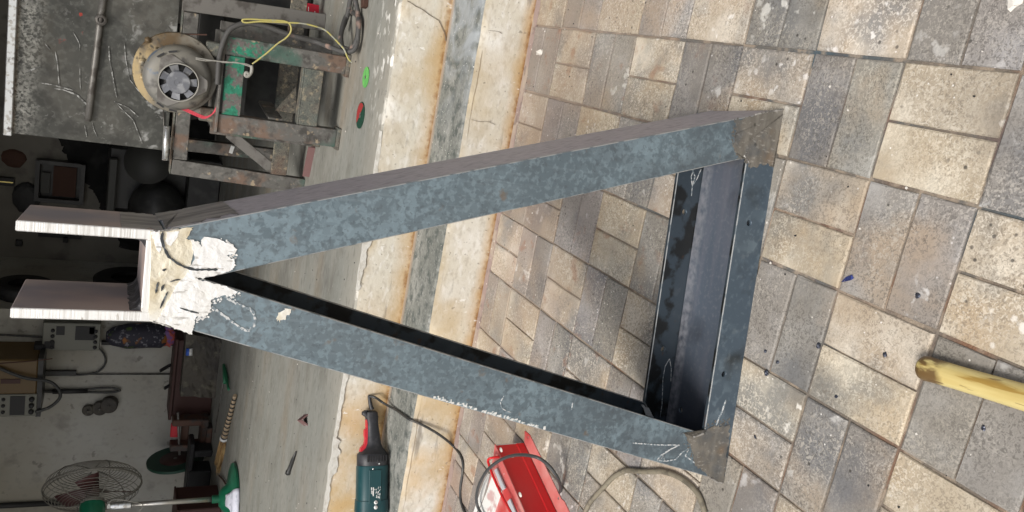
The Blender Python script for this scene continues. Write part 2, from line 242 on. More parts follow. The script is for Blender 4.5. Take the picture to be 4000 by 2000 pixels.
# ---------------------------------------------------------------- mesh building
class MB:
    def __init__(s, *mats): s.bm = bmesh.new(); s.mats = mats; s.i = 0
    def m(s, i): s.i = i; return s
    def face(s, vs, smooth=False):
        try: f = s.bm.faces.new(vs)
        except ValueError: return None
        f.material_index = s.i; f.smooth = smooth; return f
    def box(s, c, d, rot=None, bev=0):
        c = Vector(c); vs = []
        for x in (-.5, .5):
            for y in (-.5, .5):
                for z in (-.5, .5):
                    v = Vector((x*d[0], y*d[1], z*d[2]))
                    if rot: v = rot @ v
                    vs.append(s.bm.verts.new(v + c))
        fs = [s.face([vs[k] for k in q]) for q in ((0, 1, 3, 2), (4, 6, 7, 5), (0, 4, 5, 1), (2, 3, 7, 6), (0, 2, 6, 4), (1, 5, 7, 3))]
        if bev:
            es = {e for f in fs for e in f.edges}
            r = bmesh.ops.bevel(s.bm, geom=list(es), offset=bev, segments=1, affect='EDGES', profile=.5)
            for f in r['faces']: f.material_index = s.i
        return s
    def bar(s, a, b, w, h, bev=0, up=(0, 0, 1)):
        a, b = Vector(a), Vector(b); z = (b-a).normalized(); u = Vector(up)
        if abs(z.dot(u)) > .95: u = Vector((0, 1, 0))
        x = u.cross(z).normalized(); y = z.cross(x)
        return s.box((a+b)/2, (w, h, (b-a).length), Matrix((x, y, z)).transposed(), bev)
    def prism(s, pts, vec, caps=True):
        vec = Vector(vec); A = [s.bm.verts.new(Vector(p)) for p in pts]; B = [s.bm.verts.new(Vector(p)+vec) for p in pts]; n = len(pts)
        if caps: s.face(A[::-1]); s.face(B)
        for k in range(n): s.face((A[k], A[(k+1) % n], B[(k+1) % n], B[k]))
        return s
    def rings(s, rs, closed=False, caps=True, smooth=True):
        V = [[s.bm.verts.new(p) for p in r] for r in rs]; n = len(V[0])
        for a, b in zip(V, V[1:] + ([V[0]] if closed else [])):
            for k in range(n): s.face((a[k], a[(k+1) % n], b[(k+1) % n], b[k]), smooth)
        if caps and not closed: s.face(V[0][::-1]); s.face(V[-1])
        return s
    def tube(s, pts, r, n=8, sub=6, closed=False, caps=True):
        P = [Vector(p) for p in pts]
        if sub > 1 and len(P) > 2:
            Q = []; m = len(P)
            for i in range(m if closed else m-1):
                if closed: p0, p1, p2, p3 = P[(i-1) % m], P[i], P[(i+1) % m], P[(i+2) % m]
                else: p0, p1, p2, p3 = P[max(i-1, 0)], P[i], P[i+1], P[min(i+2, m-1)]
                for k in range(sub):
                    t = k/sub
                    Q.append(.5*((2*p1)+(p2-p0)*t+(2*p0-5*p1+4*p2-p3)*t*t+(3*p1-p0-3*p2+p3)*t**3))
            if not closed: Q.append(P[-1])
            P = Q
        rs = []; up = None; m = len(P)
        for i, p in enumerate(P):
            a = P[(i-1) % m] if closed else P[max(i-1, 0)]; b = P[(i+1) % m] if closed else P[min(i+1, m-1)]
            t = (b-a).normalized()
            if up is None: up = t.orthogonal().normalized()
            up = (up - t*up.dot(t)); up = up.normalized() if up.length > 1e-6 else t.orthogonal().normalized()
            w = t.cross(up); rr = r[min(int(i/(m-1)*(len(r)-1)+.5), len(r)-1)] if isinstance(r, (list, tuple)) else r
            rs.append([p + rr*(math.cos(2*math.pi*k/n)*up + math.sin(2*math.pi*k/n)*w) for k in range(n)])
        return s.rings(rs, closed, caps)
    def lathe(s, prof, M=Matrix(), n=24, caps=True):   # prof: (radius, height) about local Z
        return s.rings([[M @ Vector((r*math.cos(2*math.pi*k/n), r*math.sin(2*math.pi*k/n), h)) for k in range(n)] for r, h in prof], caps=caps)
    def build(s, name, parent=None, loc=None, rot=None, sharp=None):
        bmesh.ops.recalc_face_normals(s.bm, faces=s.bm.faces)
        me = bpy.data.meshes.new(name); s.bm.to_mesh(me); s.bm.free()
        for m in s.mats: me.materials.append(m)
        if sharp: me.set_sharp_from_angle(angle=R(sharp))
        o = bpy.data.objects.new(name, me); COL.objects.link(o)
        if parent: o.parent = parent
        if loc: o.location = loc
        if rot: o.rotation_euler = rot
        return o
def tag(o, label, cat, group=None):
    o['label'] = label; o['category'] = cat
    if group: o['group'] = group
    return o
def thing(name, label, cat, loc=(0, 0, 0), rz=0, group=None):
    o = bpy.data.objects.new(name, None); COL.objects.link(o); o.location = loc; o.rotation_euler = (0, 0, rz); o.empty_display_size = .1
    return tag(o, label, cat, group)
def struct(o, kind='structure'): o['kind'] = kind; return o
def axis(z, o=(0, 0, 0), up=(0, 0, 1)):      # matrix whose Z is the given direction
    z = Vector(z).normalized(); u = Vector(up)
    if abs(z.dot(u)) > .95: u = Vector((0, 1, 0))
    x = u.cross(z).normalized(); y = z.cross(x)
    M = Matrix((x, y, z)).transposed().to_4x4(); M.translation = Vector(o); return M
def cut(o, cutters):
    for c in cutters:
        md = o.modifiers.new('cut', 'BOOLEAN'); md.operation = 'DIFFERENCE'; md.object = c; md.solver = 'EXACT'
    bpy.context.view_layer.update()
    me = bpy.data.meshes.new_from_object(o.evaluated_get(bpy.context.evaluated_depsgraph_get()))
    o.modifiers.clear(); old = o.data; o.data = me; me.name = o.name; bpy.data.meshes.remove(old)
    for c in cutters: bpy.data.objects.remove(c)
def rod(a, b, r, n=16): return MB().tube((a, b), r, n, 1).build('cutter')
def jag(pts, amp, sub=5, seed=0):            # ragged closed outline from a few corner points (2-D)
    rnd = random.Random(seed); out = []
    for i, p in enumerate(pts):
        q = pts[(i+1) % len(pts)]
        for k in range(sub):
            t = k/sub; out.append((p[0]+(q[0]-p[0])*t+rnd.uniform(-amp, amp), p[1]+(q[1]-p[1])*t+rnd.uniform(-amp, amp)))
    return out
def ribbon(pts, w, amp, rnd):                # ragged 2-D outline along a polyline
    L, Rr = [], []
    for i, p in enumerate(pts):
        a, b = pts[max(i-1, 0)], pts[min(i+1, len(pts)-1)]; dx, dy = b[0]-a[0], b[1]-a[1]; l = math.hypot(dx, dy) or 1
        n = (-dy/l, dx/l); ww = w*(.6+.8*rnd.random()) if 0 < i < len(pts)-1 else w*.3
        L.append((p[0]+n[0]*ww, p[1]+n[1]*ww)); Rr.append((p[0]-n[0]*ww, p[1]-n[1]*ww))
    return L + Rr[::-1]
def dens(pts, step):
    out = []
    for p, q in zip(pts, pts[1:]):
        n = max(1, int(math.dist(p, q)/step))
        out += [tuple(p[i]+(q[i]-p[i])*k/n for i in range(len(p))) for k in range(n)]
    return out + [pts[-1]]

# ================================================================ large structure
OX, OY = (0.1209, 2.1713)
MOD = .2
Y1, Y2, ZT, ZF = 2.366, 2.622, .178, .356         # riser lines, tread height, workshop floor height
sheet = MB(joint_m).prism([(-4.6, -2.7, -.06), (3.6, -2.7, -.06), (3.6, 2.45, -.06), (-4.6, 2.45, -.06)], (0, 0, .0555)).build('paving'); struct(sheet)
yard_m = mat('yard_concrete', (.40, .375, .33), .9, layers=[D(c=(.32, .30, .27), s=2, lo=.45, hi=.65)], world=True)
yard = MB(yard_m).prism([(-60, -60, -.06), (60, -60, -.06), (60, 30, -.06), (-60, 30, -.06)], (0, 0, .044)).build('ground'); struct(yard)

def paver_mesh(seed, M_, L=.2, Wd=.1):
    rnd = random.Random(seed); b = MB(M_); bm = b.bm; g = .0026; h = .009
    x0, x1, y0, y1 = -L/2+g, L/2-g, -Wd/2+g, Wd/2-g; bv = .0026
    def ring(i, z, j):
        c = [(x0+i, y0+i), (0, y0+i), (x1-i, y0+i), (x1-i, 0), (x1-i, y1-i), (0, y1-i), (x0+i, y1-i), (x0+i, 0)]
        return [Vector((x+rnd.uniform(-j, j), y+rnd.uniform(-j, j), z)) for x, y in c]
    b.rings([ring(0, -h, 0), ring(0, -.0015, .0008), ring(bv, .0008, .0017)], smooth=False)
    bmesh.ops.recalc_face_normals(bm, faces=bm.faces); me = bpy.data.meshes.new('paver'); bm.to_mesh(me); bm.free(); me.materials.append(M_); return me
PM = [[paver_mesh(k+8*q, m_) for k in range(8)] for q, m_ in enumerate((paver_m, paverg_m))]
rnd = random.Random(3)
SEEN = {-1: (-1, 8), 0: (-1, 8), 1: (-1, 7), 2: (-1, 6), 3: (-1, 6), 4: (-1, 5), 5: (-1, 4), 6: (-1, 4), 7: (-1, 3), 8: (-1, 2)}
rest = MB(paver_m, paverg_m)
for i in range(-1, 24):
    for j in range(-16, 22):
        light = (i+j) % 2 == 0
        cx, cy = OX-(j+.5)*MOD, OY-(i+.5)*MOD
        for k in (-1, 1):
            x, y, rz = (cx+k*.05, cy, R(90)) if light else (cx, cy+k*.05, 0)
            me = PM[0 if light else 1][rnd.randrange(8)]
            if light: t = rnd.uniform(.86, 1.10); c = (t, t*rnd.uniform(.985, 1.0), t*rnd.uniform(.96, 1.04))
            else: t = rnd.uniform(.82, 1.12); c = (t, t*rnd.uniform(.99, 1.01), t*rnd.uniform(.98, 1.05))
            if i < 3 and not light: c = tuple(q*1.08 for q in c)
            if i in SEEN and SEEN[i][0]-1 <= j <= SEEN[i][1]+1:
                o = bpy.data.objects.new('paver', me); COL.objects.link(o); o.parent = sheet
                o.location = (x+rnd.uniform(-.001, .001), y+rnd.uniform(-.001, .001), rnd.uniform(-.0007, .0006))
                o.rotation_euler = (rnd.uniform(-.006, .006), rnd.uniform(-.006, .006), rz+rnd.uniform(-.006, .006)+(math.pi if rnd.random() < .5 else 0)); o.color = (*c, 1)
            else:
                w, d = (.0472, .0972) if light else (.0972, .0472)
                rest.m(0 if light else 1).prism([(x-w, y-d, -.011), (x+w, y-d, -.011), (x+w, y+d, -.011), (x-w, y+d, -.011)], (0, 0, .0112))
rest = rest.build('outer_pavers', sheet); struct(rest, 'stuff'); rest.color = (1, 1, 1, 1)

ms_m = mat('purple_mortar', (.30, .225, .20), .9, layers=[D(c=(.38, .31, .25), s=9, d=7, lo=.5, hi=.62), D(c=(.17, .125, .11), s=30, d=7, lo=.54, hi=.66, a=.7), D(c=(.75, .7, .62), s=40, kind='voro', lo=.12, hi=.07, a=.8)], bump=(120, .6, .003), world=True)
mo_pts = [(-2.4, 2.37)] + [(-2.4+.012*k, 2.338+.012*noise.noise((k*.13, 3, 0))+.006*noise.noise((k*.7, 9, 0))) for k in range(300)] + [(1.2, 2.37)]
MB(ms_m).prism([(x, y, -.004) for x, y in mo_pts], (0, 0, .0062)).build('mortar_strip', sheet)

def step(name, ya, za, zb, mr, mt, yb, seed):
    b = MB(mr, mt); bm = b.bm; rows = []; N = 420; xs = [-7+9.5*k/N for k in range(N+1)]; r = random.Random(seed)
    prof = [(0, za-.05, 0), (0, za+.002, 0), (-.001, za+.4*(zb-za), 0), (-.001, za+.8*(zb-za), 0), (.000, zb-.008, 1), (.006, zb-.001, 1), (.03, zb, 2), (yb-ya, zb, 2)]
    for dy, z, kd in prof:
        row = []
        for x in xs:
            wv = noise.noise((x*3, seed*7.1, z))*.004; j = noise.noise((x*26, seed*3.3, 1.7)); ch = max(0, noise.noise((x*9, seed*5.1, 4.2))-.22)
            yy = ya+dy+(wv if kd < 2 else 0); zz = z
            if kd == 1: yy += j*.004+ch*.035; zz -= ch*.022
            row.append(bm.verts.new((x, yy, zz)))
        rows.append(row)
    for q, (a, c) in enumerate(zip(rows, rows[1:])):
        b.m(0 if q < 4 else 1)
        for k in range(N): b.face((a[k], a[k+1], c[k+1], c[k]), True)
    return struct(b.build(name, sharp=35))
step('step', Y1, 0, ZT, riser_m, tread_m, Y2+.02, 1)
step('step', Y2, ZT, ZF, riser_m, floor_m, Y2+.06, 2)
fl = MB(floor_m).prism([(-7, Y2+.055, ZF-.1), (2.5, Y2+.055, ZF-.1), (2.5, 7.3, ZF-.1), (-7, 7.3, ZF-.1)], (0, 0, .0995)).build('workshop_floor'); struct(fl)
chip_m = mat('bare_white_plaster', (.54, .525, .48), .9, layers=[D(c=(.45, .43, .38), s=40, d=6, lo=.5, hi=.62)], bump=(70, .8, .004), world=True)
b = MB(chip_m)                                     # the broken lip where the floor screed has chipped away from the upper riser
def lip(x0, x1, w, zlow, seed):
    r = random.Random(seed); n = int((x1-x0)/.012); top = []; bot = []
    for k in range(n+1):
        x = x0+(x1-x0)*k/n; a = .5+.9*noise.noise((x*14, seed, 0))+.5*noise.noise((x*40, seed, 3)); a = max(.12, a)
        if k in (0, n): a = .05
        bot.append((x, Y2-.004, ZF-.004-zlow*a)); top.append((x, Y2+.004+w*max(.1, .5+.9*noise.noise((x*17, seed, 9))), ZF+.0025))
    for k in range(n):
        m0, m1 = [b.bm.verts.new((top[q][0], Y2-.003, ZF+.0015)) for q in (k, k+1)]
        B = [b.bm.verts.new(bot[q]) for q in (k, k+1)]; T = [b.bm.verts.new(top[q]) for q in (k, k+1)]
        b.face((B[0], B[1], m1, m0)); b.face((m0, m1, T[1], T[0]))
for a in ((-2.6, -1.98, .02, .018, 1), (-1.98, -1.62, .012, .012, 5), (-1.62, -1.43, .022, .035, 2), (-1.43, -1.16, .008, .012, 8), (-.86, -.66, .012, .022, 3), (-.62, -.30, .006, .009, 6)): lip(*a)
bmesh.ops.remove_doubles(b.bm, verts=b.bm.verts, dist=.0002)
chip = b.build('plaster_chips'); chip.parent = bpy.data.objects['step.001']; struct(chip, 'stuff')

# the workshop: walls, roof, lintel
XL, YB1, YB2 = -2.22, 6.02, 7.2
ws = thing('workshop', 'dim workshop room with stained grey plaster walls behind the two steps', 'building', (0, 7.2, ZF))
def wpart(name, c, d, m=wall_m): return MB(m).box((c[0], c[1]-7.2, c[2]-ZF), d).build(name, ws)
wpart('back_wall', ((XL-7)/2, YB1+.6, 1.7), (7+XL, 1.2, 3.6)); wpart('rear_wall', ((XL+2.6)/2, YB2+.1, 1.7), (2.6-XL, .2, 3.6), mat('dimmed_plaster', (.15, .142, .122), .85, layers=[D(c=(.19, .18, .16), s=2, lo=.45, hi=.65), D(c=(.09, .085, .075), s=6, d=7, lo=.55, hi=.7)], world=True))  # rear wall plaster coloured darker to paint in the dimness of its depth
wpart('side_wall', (-7.1, 4.9, 1.7), (.2, 4.8, 3.6)); wpart('side_wall', (2.6, 4.95, 1.7), (.2, 4.7, 3.6)); wpart('roof', (-2.25, 5.05, 3.45), (10.2, 5.0, .1), roof_m)
wpart('lintel', (-2.25, 2.72, 3.1), (9.5, .2, .6)); wpart('pier', (-6.8, 2.85, 1.5), (.4, .4, 3.2)); wpart('pier', (2.3, 2.85, 1.5), (.4, .4, 3.2))
so = [(-.2, 1.75), (-1.0, 1.62), (-1.21, 1.52), (-1.36, 1.46), (-1.50, 1.39), (-1.58, 1.28), (-1.72, 1.20), (-1.86, 1.12), (-1.98, 1.04), (-2.10, 1.01), (-2.17, .36), (-.2, .36)]
MB(soot_m).prism([(x, YB2-7.2-.003, z-ZF) for x, z in jag(so, .016, 9, 4)], (0, .0032, 0)).build('soot_stain', ws)

ckm = mat('plaster_crack', (.17, .135, .10), .9)
rk = random.Random(6)
def crack(parent, pl, w, Y):
    pts = dens([(p[0]+rk.uniform(-.002, .002), p[2]+rk.uniform(-.002, .002)) for p in dens(pl, .012)], .004)
    MB(ckm).prism([(x, Y-.0012, z) for x, z in ribbon(pts, w, 0, rk)], (0, .0022, 0)).build('crack', bpy.data.objects[parent])
crack('step.001', [(0.124, 2.620, 0.333), (0.116, 2.620, 0.301), (0.106, 2.620, 0.269), (0.092, 2.620, 0.241), (0.086, 2.620, 0.216), (0.068, 2.620, 0.206), (0.051, 2.620, 0.191), (0.026, 2.620, 0.181)], .0009, Y2-.003); crack('step', [(0.079, 2.365, 0.148), (0.081, 2.365, 0.126), (0.077, 2.365, 0.099)], .00035, Y1-.003); crack('step', [(-0.198, 2.365, 0.151), (-0.199, 2.365, 0.120), (-0.195, 2.365, 0.094), (-0.200, 2.365, 0.066)], .0004, Y1-.003)

# ================================================================ the welded steel frame
FL, FA = ((-0.736, 1.106, 0.000), 0.1407)
frame = thing('triangular_stand', 'tall triangular frame of welded blue-grey channel with a bright two-pronged top standing on the paving', 'steel stand', FL, FA)
DP = .211
def chan(name, flange, web, out, mats, hb=(), hf=(), hw=()):
    b = MB(*mats)
    b.prism([(x, 0, z) for x, z in flange], (0, .009, 0)); b.prism([(x, .202, z) for x, z in flange], (0, .009, 0)); b.prism([(x, .009, z) for x, z in web], (0, .193, 0))
    bmesh.ops.recalc_face_normals(b.bm, faces=b.bm.faces)
    for f in b.bm.faces:
        c, n = f.calc_center_median(), f.normal
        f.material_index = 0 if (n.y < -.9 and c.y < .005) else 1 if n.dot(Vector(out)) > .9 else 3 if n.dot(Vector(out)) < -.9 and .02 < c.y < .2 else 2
    es = [e for e in b.bm.edges if len(e.link_faces) == 2 and e.calc_face_angle(0) > .5]
    rb_ = bmesh.ops.bevel(b.bm, geom=es, offset=.0016, segments=2, affect='EDGES', profile=.5)
    for f in rb_['faces']:
        if f.is_valid and f.normal.y < -.15: f.material_index = 4
    o = b.build(name, frame)
    cs = []
    for (x, z) in hf: cs.append(rod((x, -.02, z), (x, .03, z), .0062))
    for (x, z) in hb: cs.append(rod((x, .18, z), (x, .23, z), .0062))
    for (x, y) in hw: cs.append(rod((x, y, -.02), (x, y, .03), .0062))
    if cs:
        for c in cs: c.parent = frame
        cut(o, cs)
    return o
ol = lambda z: .281*z
orr = lambda z: .752-.296*z
il = lambda z: .072+.287*z
ir = lambda z: .672-.298*z
ZT1 = 1.082; ax_ = .366; az_ = 1.026
b_l = [(0, 0), (.103, .073), (ax_, az_), (ax_, ZT1), (ol(ZT1), ZT1)]; b_r = [(.752, 0), (orr(ZT1), ZT1), (ax_+.0006, ZT1), (ax_+.0006, az_), (.650, .073)]
wl_ = [(0.006, 0.0075), (.0135, .0075), (ol(ZT1)+.0075, ZT1), (ol(ZT1), ZT1)]; wl_[0] = (ol(.0075), .0075)
wr_ = [(orr(.0075), .0075), (orr(ZT1), ZT1), (orr(ZT1)-.0075, ZT1), (orr(.0075)-.0075, .0075)]
nl = Vector((-1, 0, .281)).normalized(); nr = Vector((1, 0, .296)).normalized()
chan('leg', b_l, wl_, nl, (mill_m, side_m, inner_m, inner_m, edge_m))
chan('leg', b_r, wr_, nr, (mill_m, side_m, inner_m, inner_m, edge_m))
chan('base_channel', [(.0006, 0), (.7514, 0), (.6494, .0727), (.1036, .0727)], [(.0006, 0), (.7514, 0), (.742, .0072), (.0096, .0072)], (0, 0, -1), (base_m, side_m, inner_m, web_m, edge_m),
     hf=[(0.527, 0.042), (0.225, 0.046)], hb=[(0.528, 0.040), (0.223, 0.043)], hw=[(0.099, 0.157)])
def plate(name, c, d, seed):
    b = MB(plate_m, cut_m); b.box(c, d, bev=.0012); bmesh.ops.recalc_face_normals(b.bm, faces=b.bm.faces)
    for f in b.bm.faces:
        if f.normal.y < -.6 or abs(f.normal.z) > .8: f.material_index = 1
    return b.build(name, frame)
plate('prong', (.3095, .1055, 1.172), (.0138, .211, .170), 1); plate('prong', (.4235, .1055, 1.172), (.0138, .211, .170), 2)
cp = MB(plate_m, cut_m); cp.box((.3665, .1055, 1.0945), (.1006, .211, .0185), bev=.0012); bmesh.ops.recalc_face_normals(cp.bm, faces=cp.bm.faces)
for f in cp.bm.faces:
    if f.normal.y < -.6: f.material_index = 1
cp.build('cross_plate', frame)
b = MB(bead_m)                                     # fillet welds in the two inner corners of the fork
for s0, sg in ((.3164, 1), (.4166, -1)):
    b.rings([[Vector((s0, y, 1.1038)), Vector((s0+sg*(.012+.003*noise.noise((y*60, sg, 0))), y, 1.1038)), Vector((s0+sg*.004, y, 1.109+.001*noise.noise((y*80, 3, sg)))), Vector((s0, y, 1.118+.003*noise.noise((y*60, 8, sg))))] for y in [.006+.2*k/30 for k in range(31)]], smooth=False)
b.build('weld_bead', frame)
def patch(name, pts, m, d=-.0016, t=.002, amp=.0016, sub=4, seed=1):
    return MB(m).prism([(x, d, z) for x, z in jag(pts, amp, sub, seed)], (0, t, 0)).build(name, frame)
patch('weld_metal', [(0.428, 1.099), (0.431, 1.083), (0.435, 1.064), (0.439, 1.046), (0.428, 1.049), (0.422, 1.053), (0.418, 1.045), (0.397, 1.043), (0.379, 1.047), (0.367, 1.035), (0.342, 1.057), (0.307, 1.074), (0.303, 1.091), (0.320, 1.094), (0.394, 1.097)], filler_m, -.0012, .0014, .0012, 5, 2)
patch('ground_patch', [(0.422, 1.048), (0.418, 1.037), (0.412, 1.033), (0.423, 1.033), (0.426, 1.030), (0.424, 1.012), (0.419, 0.995), (0.412, 0.986), (0.405, 0.987), (0.401, 1.000), (0.397, 0.988), (0.389, 0.986), (0.382, 0.989), (0.377, 0.998), (0.367, 1.028), (0.369, 1.041), (0.380, 1.048), (0.395, 1.040)], ground_m, -.0022, .0024, .0011, 6, 3)
patch('ground_patch', [(0.365, 1.034), (0.361, 1.014), (0.357, 0.996), (0.349, 0.978), (0.345, 0.987), (0.344, 0.999), (0.338, 1.014), (0.329, 1.013), (0.319, 1.015), (0.314, 1.019), (0.311, 1.033), (0.299, 1.034), (0.286, 1.036), (0.293, 1.056), (0.298, 1.073), (0.302, 1.085), (0.310, 1.080), (0.331, 1.071), (0.356, 1.061), (0.375, 1.047)], ground_m, -.0022, .0024, .0011, 6, 4)
patch('ground_patch', [(0.427, 1.098), (0.430, 1.089), (0.421, 1.086), (0.408, 1.083), (0.398, 1.086), (0.408, 1.092), (0.419, 1.096)], ground_m, -.0022, .0024, .0009, 5, 5)
patch('ground_patch', [(0.429, 1.079), (0.432, 1.063), (0.421, 1.066), (0.410, 1.074), (0.415, 1.079)], ground_m, -.0020, .0022, .0009, 5, 6)
patch('ground_corner', [(0.717, 0.115), (0.726, 0.082), (0.740, 0.051), (0.751, 0.005), (0.745, -0.002), (0.706, 0.000), (0.662, -0.003), (0.640, 0.005), (0.646, 0.021), (0.632, 0.058), (0.646, 0.074), (0.650, 0.093), (0.658, 0.104), (0.669, 0.111), (0.694, 0.108)], corner_m, -.0014, .0016, .0026, 11, 7)
patch('ground_corner', [(0.109, 0.126), (0.099, 0.097), (0.106, 0.077), (0.117, 0.061), (0.120, 0.012), (0.077, 0.007), (0.003, 0.003), (-0.001, 0.016), (0.012, 0.042), (0.043, 0.086), (0.078, 0.100)], corner_m, -.0014, .0016, .0026, 11, 8)
rr = random.Random(5)
for pl, w in (([(0.429, 1.084), (0.420, 1.085), (0.407, 1.081), (0.395, 1.074), (0.387, 1.063), (0.382, 1.053), (0.379, 1.039), (0.381, 1.009)], .0016), ([(0.359, 1.085), (0.351, 1.086), (0.343, 1.087)], .0012), ([(0.356, 1.077), (0.352, 1.079), (0.347, 1.080)], .0018), ([(0.346, 1.072), (0.334, 1.076), (0.322, 1.080)], .001), ([(0.364, 1.057), (0.363, 1.063), (0.360, 1.070)], .0011), ([(0.324, 1.055), (0.320, 1.042), (0.317, 1.029)], .0012), ([(0.378, 1.076), (0.376, 1.079), (0.376, 1.081)], .0014)):
    MB(crack_m).prism([(x, -.0029, z) for x, z in ribbon(dens(pl, .003), w, 0, rr)], (0, .0014, 0)).build('weld_crevice', frame)
def chalk(pl, w, d=-.0009, step=.0022): MB(chalk_m).prism([(x, d, z) for x, z in ribbon(dens(pl, step), w, 0, rr)], (0, .0012, 0)).build('chalk_mark', frame)
chalk([(0.342, 0.997), (0.333, 0.980), (0.325, 0.959), (0.319, 0.954), (0.310, 0.951), (0.300, 0.952), (0.293, 0.958), (0.294, 0.965), (0.298, 0.972), (0.313, 0.993), (0.327, 1.013)], .0017)
chalk([(0.092, 0.243), (0.086, 0.189), (0.083, 0.130), (0.076, 0.150), (0.065, 0.170), (0.055, 0.180), (0.052, 0.158), (0.054, 0.134), (0.068, 0.121), (0.075, 0.106), (0.060, 0.112), (0.045, 0.086), (0.063, 0.072)], .0011)
chalk([(0.172, 0.031), (0.152, 0.035), (0.135, 0.041), (0.120, 0.046)], .0016); chalk([(0.057, 0.058), (0.060, 0.039), (0.070, 0.019)], .0018); chalk([(0.027, 0.051), (0.041, 0.041), (0.047, 0.031)], .0016)
chalk([(0.188, 0.528), (0.177, 0.533), (0.166, 0.529), (0.160, 0.517), (0.158, 0.506)], .0007); chalk([(0.174, 0.388), (0.160, 0.388)], .0008)
chalk([(0.623, 0.039), (0.606, 0.026), (0.586, 0.030), (0.605, 0.037), (0.621, 0.033)], .0010, .2013, .002); chalk([(0.624, 0.013), (0.603, 0.020), (0.585, 0.030), (0.564, 0.028)], .0009, .2013, .002)
chalk([(0.202, 0.022), (0.185, 0.031), (0.156, 0.032), (0.127, 0.028), (0.097, 0.024), (0.068, 0.024)], .0007, .2013, .002); chalk([(0.202, 0.022), (0.179, 0.013), (0.150, 0.009)], .0007, .2013, .002)
ce = MB(chalk2_m)
for k in range(46):
    z = .655-.0048*k; x0 = ol(z)+.0015; w = .0028+.0042*rr.random()
    if noise.noise((k*.31, 2, 0)) > -.25: ce.prism([(x0, -.0007, z-.0025), (x0+w, -.0007, z-.002+rr.uniform(-.001, .001)), (x0+w*.9, -.0007, z+.002), (x0, -.0007, z+.0026)], (0, .001, 0))
struct(ce.build('chalk_edge', frame), 'stuff')
patch('burn_mark', [(0.311, 0.921), (0.323, 0.917), (0.328, 0.903), (0.322, 0.900), (0.312, 0.908), (0.307, 0.916)], filler_m, -.0009, .001, .0018, 5, 11)
gs = mat('ground_side_steel', (.34, .325, .32), .35, .5, layers=[D(c=(.16, .155, .165), s=18, d=4, st=(1, 2, .6), lo=.48, hi=.58), D(c=(.5, .48, .45), s=30, st=(1, 3, .5), lo=.6, hi=.68)])
kp = MB(gs)
for z0, z1, x0, x1, sd in ((.985, 1.082, orr(.985)+.001, orr(1.082)+.001, 3), (1.084, 1.135, .4312, .4312, 4)):
    q = jag([(0.004, 0), (.2, .0), (.206, .5), (.2, 1), (.004, 1), (.003, .5)], .035 if sd == 3 else .02, 5, sd)
    kp.prism([(x0+(x1-x0)*max(0, min(1, v)), min(.208, max(.003, u if u > .02 else .004)), z0+(z1-z0)*v) for u, v in q], (-.0016, 0, 0))
kp.build('ground_side', frame)
patch("weld_dribble", [(0.099, 0.081), (0.090, 0.060), (0.072, 0.043), (0.054, 0.033), (0.062, 0.050), (0.080, 0.068)], ground_m, .2000, .002, .002, 4, 12)


bead2_m = mat('bright_weld_bead', (.40, .385, .36), .4, .45, layers=[D(c=(.16, .15, .14), s=60, d=5, lo=.5, hi=.6)], bump=(90, .8, .003))
def bead(pl, w, d=-.001):                            # a lumpy run of weld lying proud of the plate
    pts = dens(pl, .0028); q = MB(bead2_m)
    q.tube([(x, d, z) for x, z in pts], [w*(.65+.5*rr.random()) for _ in pts], 7, 1); q.build('weld_bead', frame)
bead([(0.732, 0.071), (0.738, 0.054), (0.744, 0.032), (0.751, 0.004)], .0022); bead([(0.654, 0.082), (0.647, 0.072), (0.639, 0.065)], .0022); bead([(0.098, 0.100), (0.101, 0.087), (0.105, 0.075)], .0024); bead([(0.012, 0.041), (0.001, 0.020), (-0.002, 0.005)], .0020)
bead([(0.429, 1.096), (0.430, 1.088), (0.432, 1.076), (0.435, 1.064)], .0016); bead([(0.303, 1.088), (0.301, 1.077), (0.296, 1.064)], .0018)
def flecks(pl, spread, n, m, d):
    q = MB(m); P_ = dens(pl, .002)
    for k in range(n):
        x, z = rr.choice(P_); x += rr.gauss(0, spread); z += rr.gauss(0, spread); r = rr.uniform(.0006, .0022); a0 = rr.random()*6
        q.prism([(x+r*math.cos(a0+u*1.05)*rr.uniform(.4, 1.5), d, z+r*math.sin(a0+u*1.05)*rr.uniform(.4, 1.5)) for u in range(6)], (0, .0009, 0))
    struct(q.build('weld_flecks', frame), 'stuff')
flecks([(0.422, 1.029), (0.417, 0.994), (0.406, 0.989), (0.397, 0.991), (0.384, 0.989)], .003, 60, ground_m, -.0007); flecks([(0.345, 0.980), (0.341, 0.999), (0.333, 1.012), (0.316, 1.017), (0.306, 1.033)], .003, 70, ground_m, -.0007)
flecks([(0.713, 0.115), (0.682, 0.112), (0.655, 0.098), (0.639, 0.063)], .004, 90, corner_m, -.0007); flecks([(0.096, 0.110), (0.064, 0.095), (0.025, 0.051)], .004, 60, corner_m, -.0007); flecks([(0.115, 0.072), (0.123, 0.044), (0.125, 0.014)], .004, 60, corner_m, -.0007)

# ================================================================ angle grinder on the tread
P0, P1 = Vector((-1.315, 2.600, .236)), Vector((-1.655, 2.440, .236))     # handle tail -> gear head
gx = (P1-P0).normalized(); gr = thing('angle_grinder', 'teal and black angle grinder with red switch lying on the narrow tread between the steps', 'angle grinder', P0, math.atan2(gx.y, gx.x))
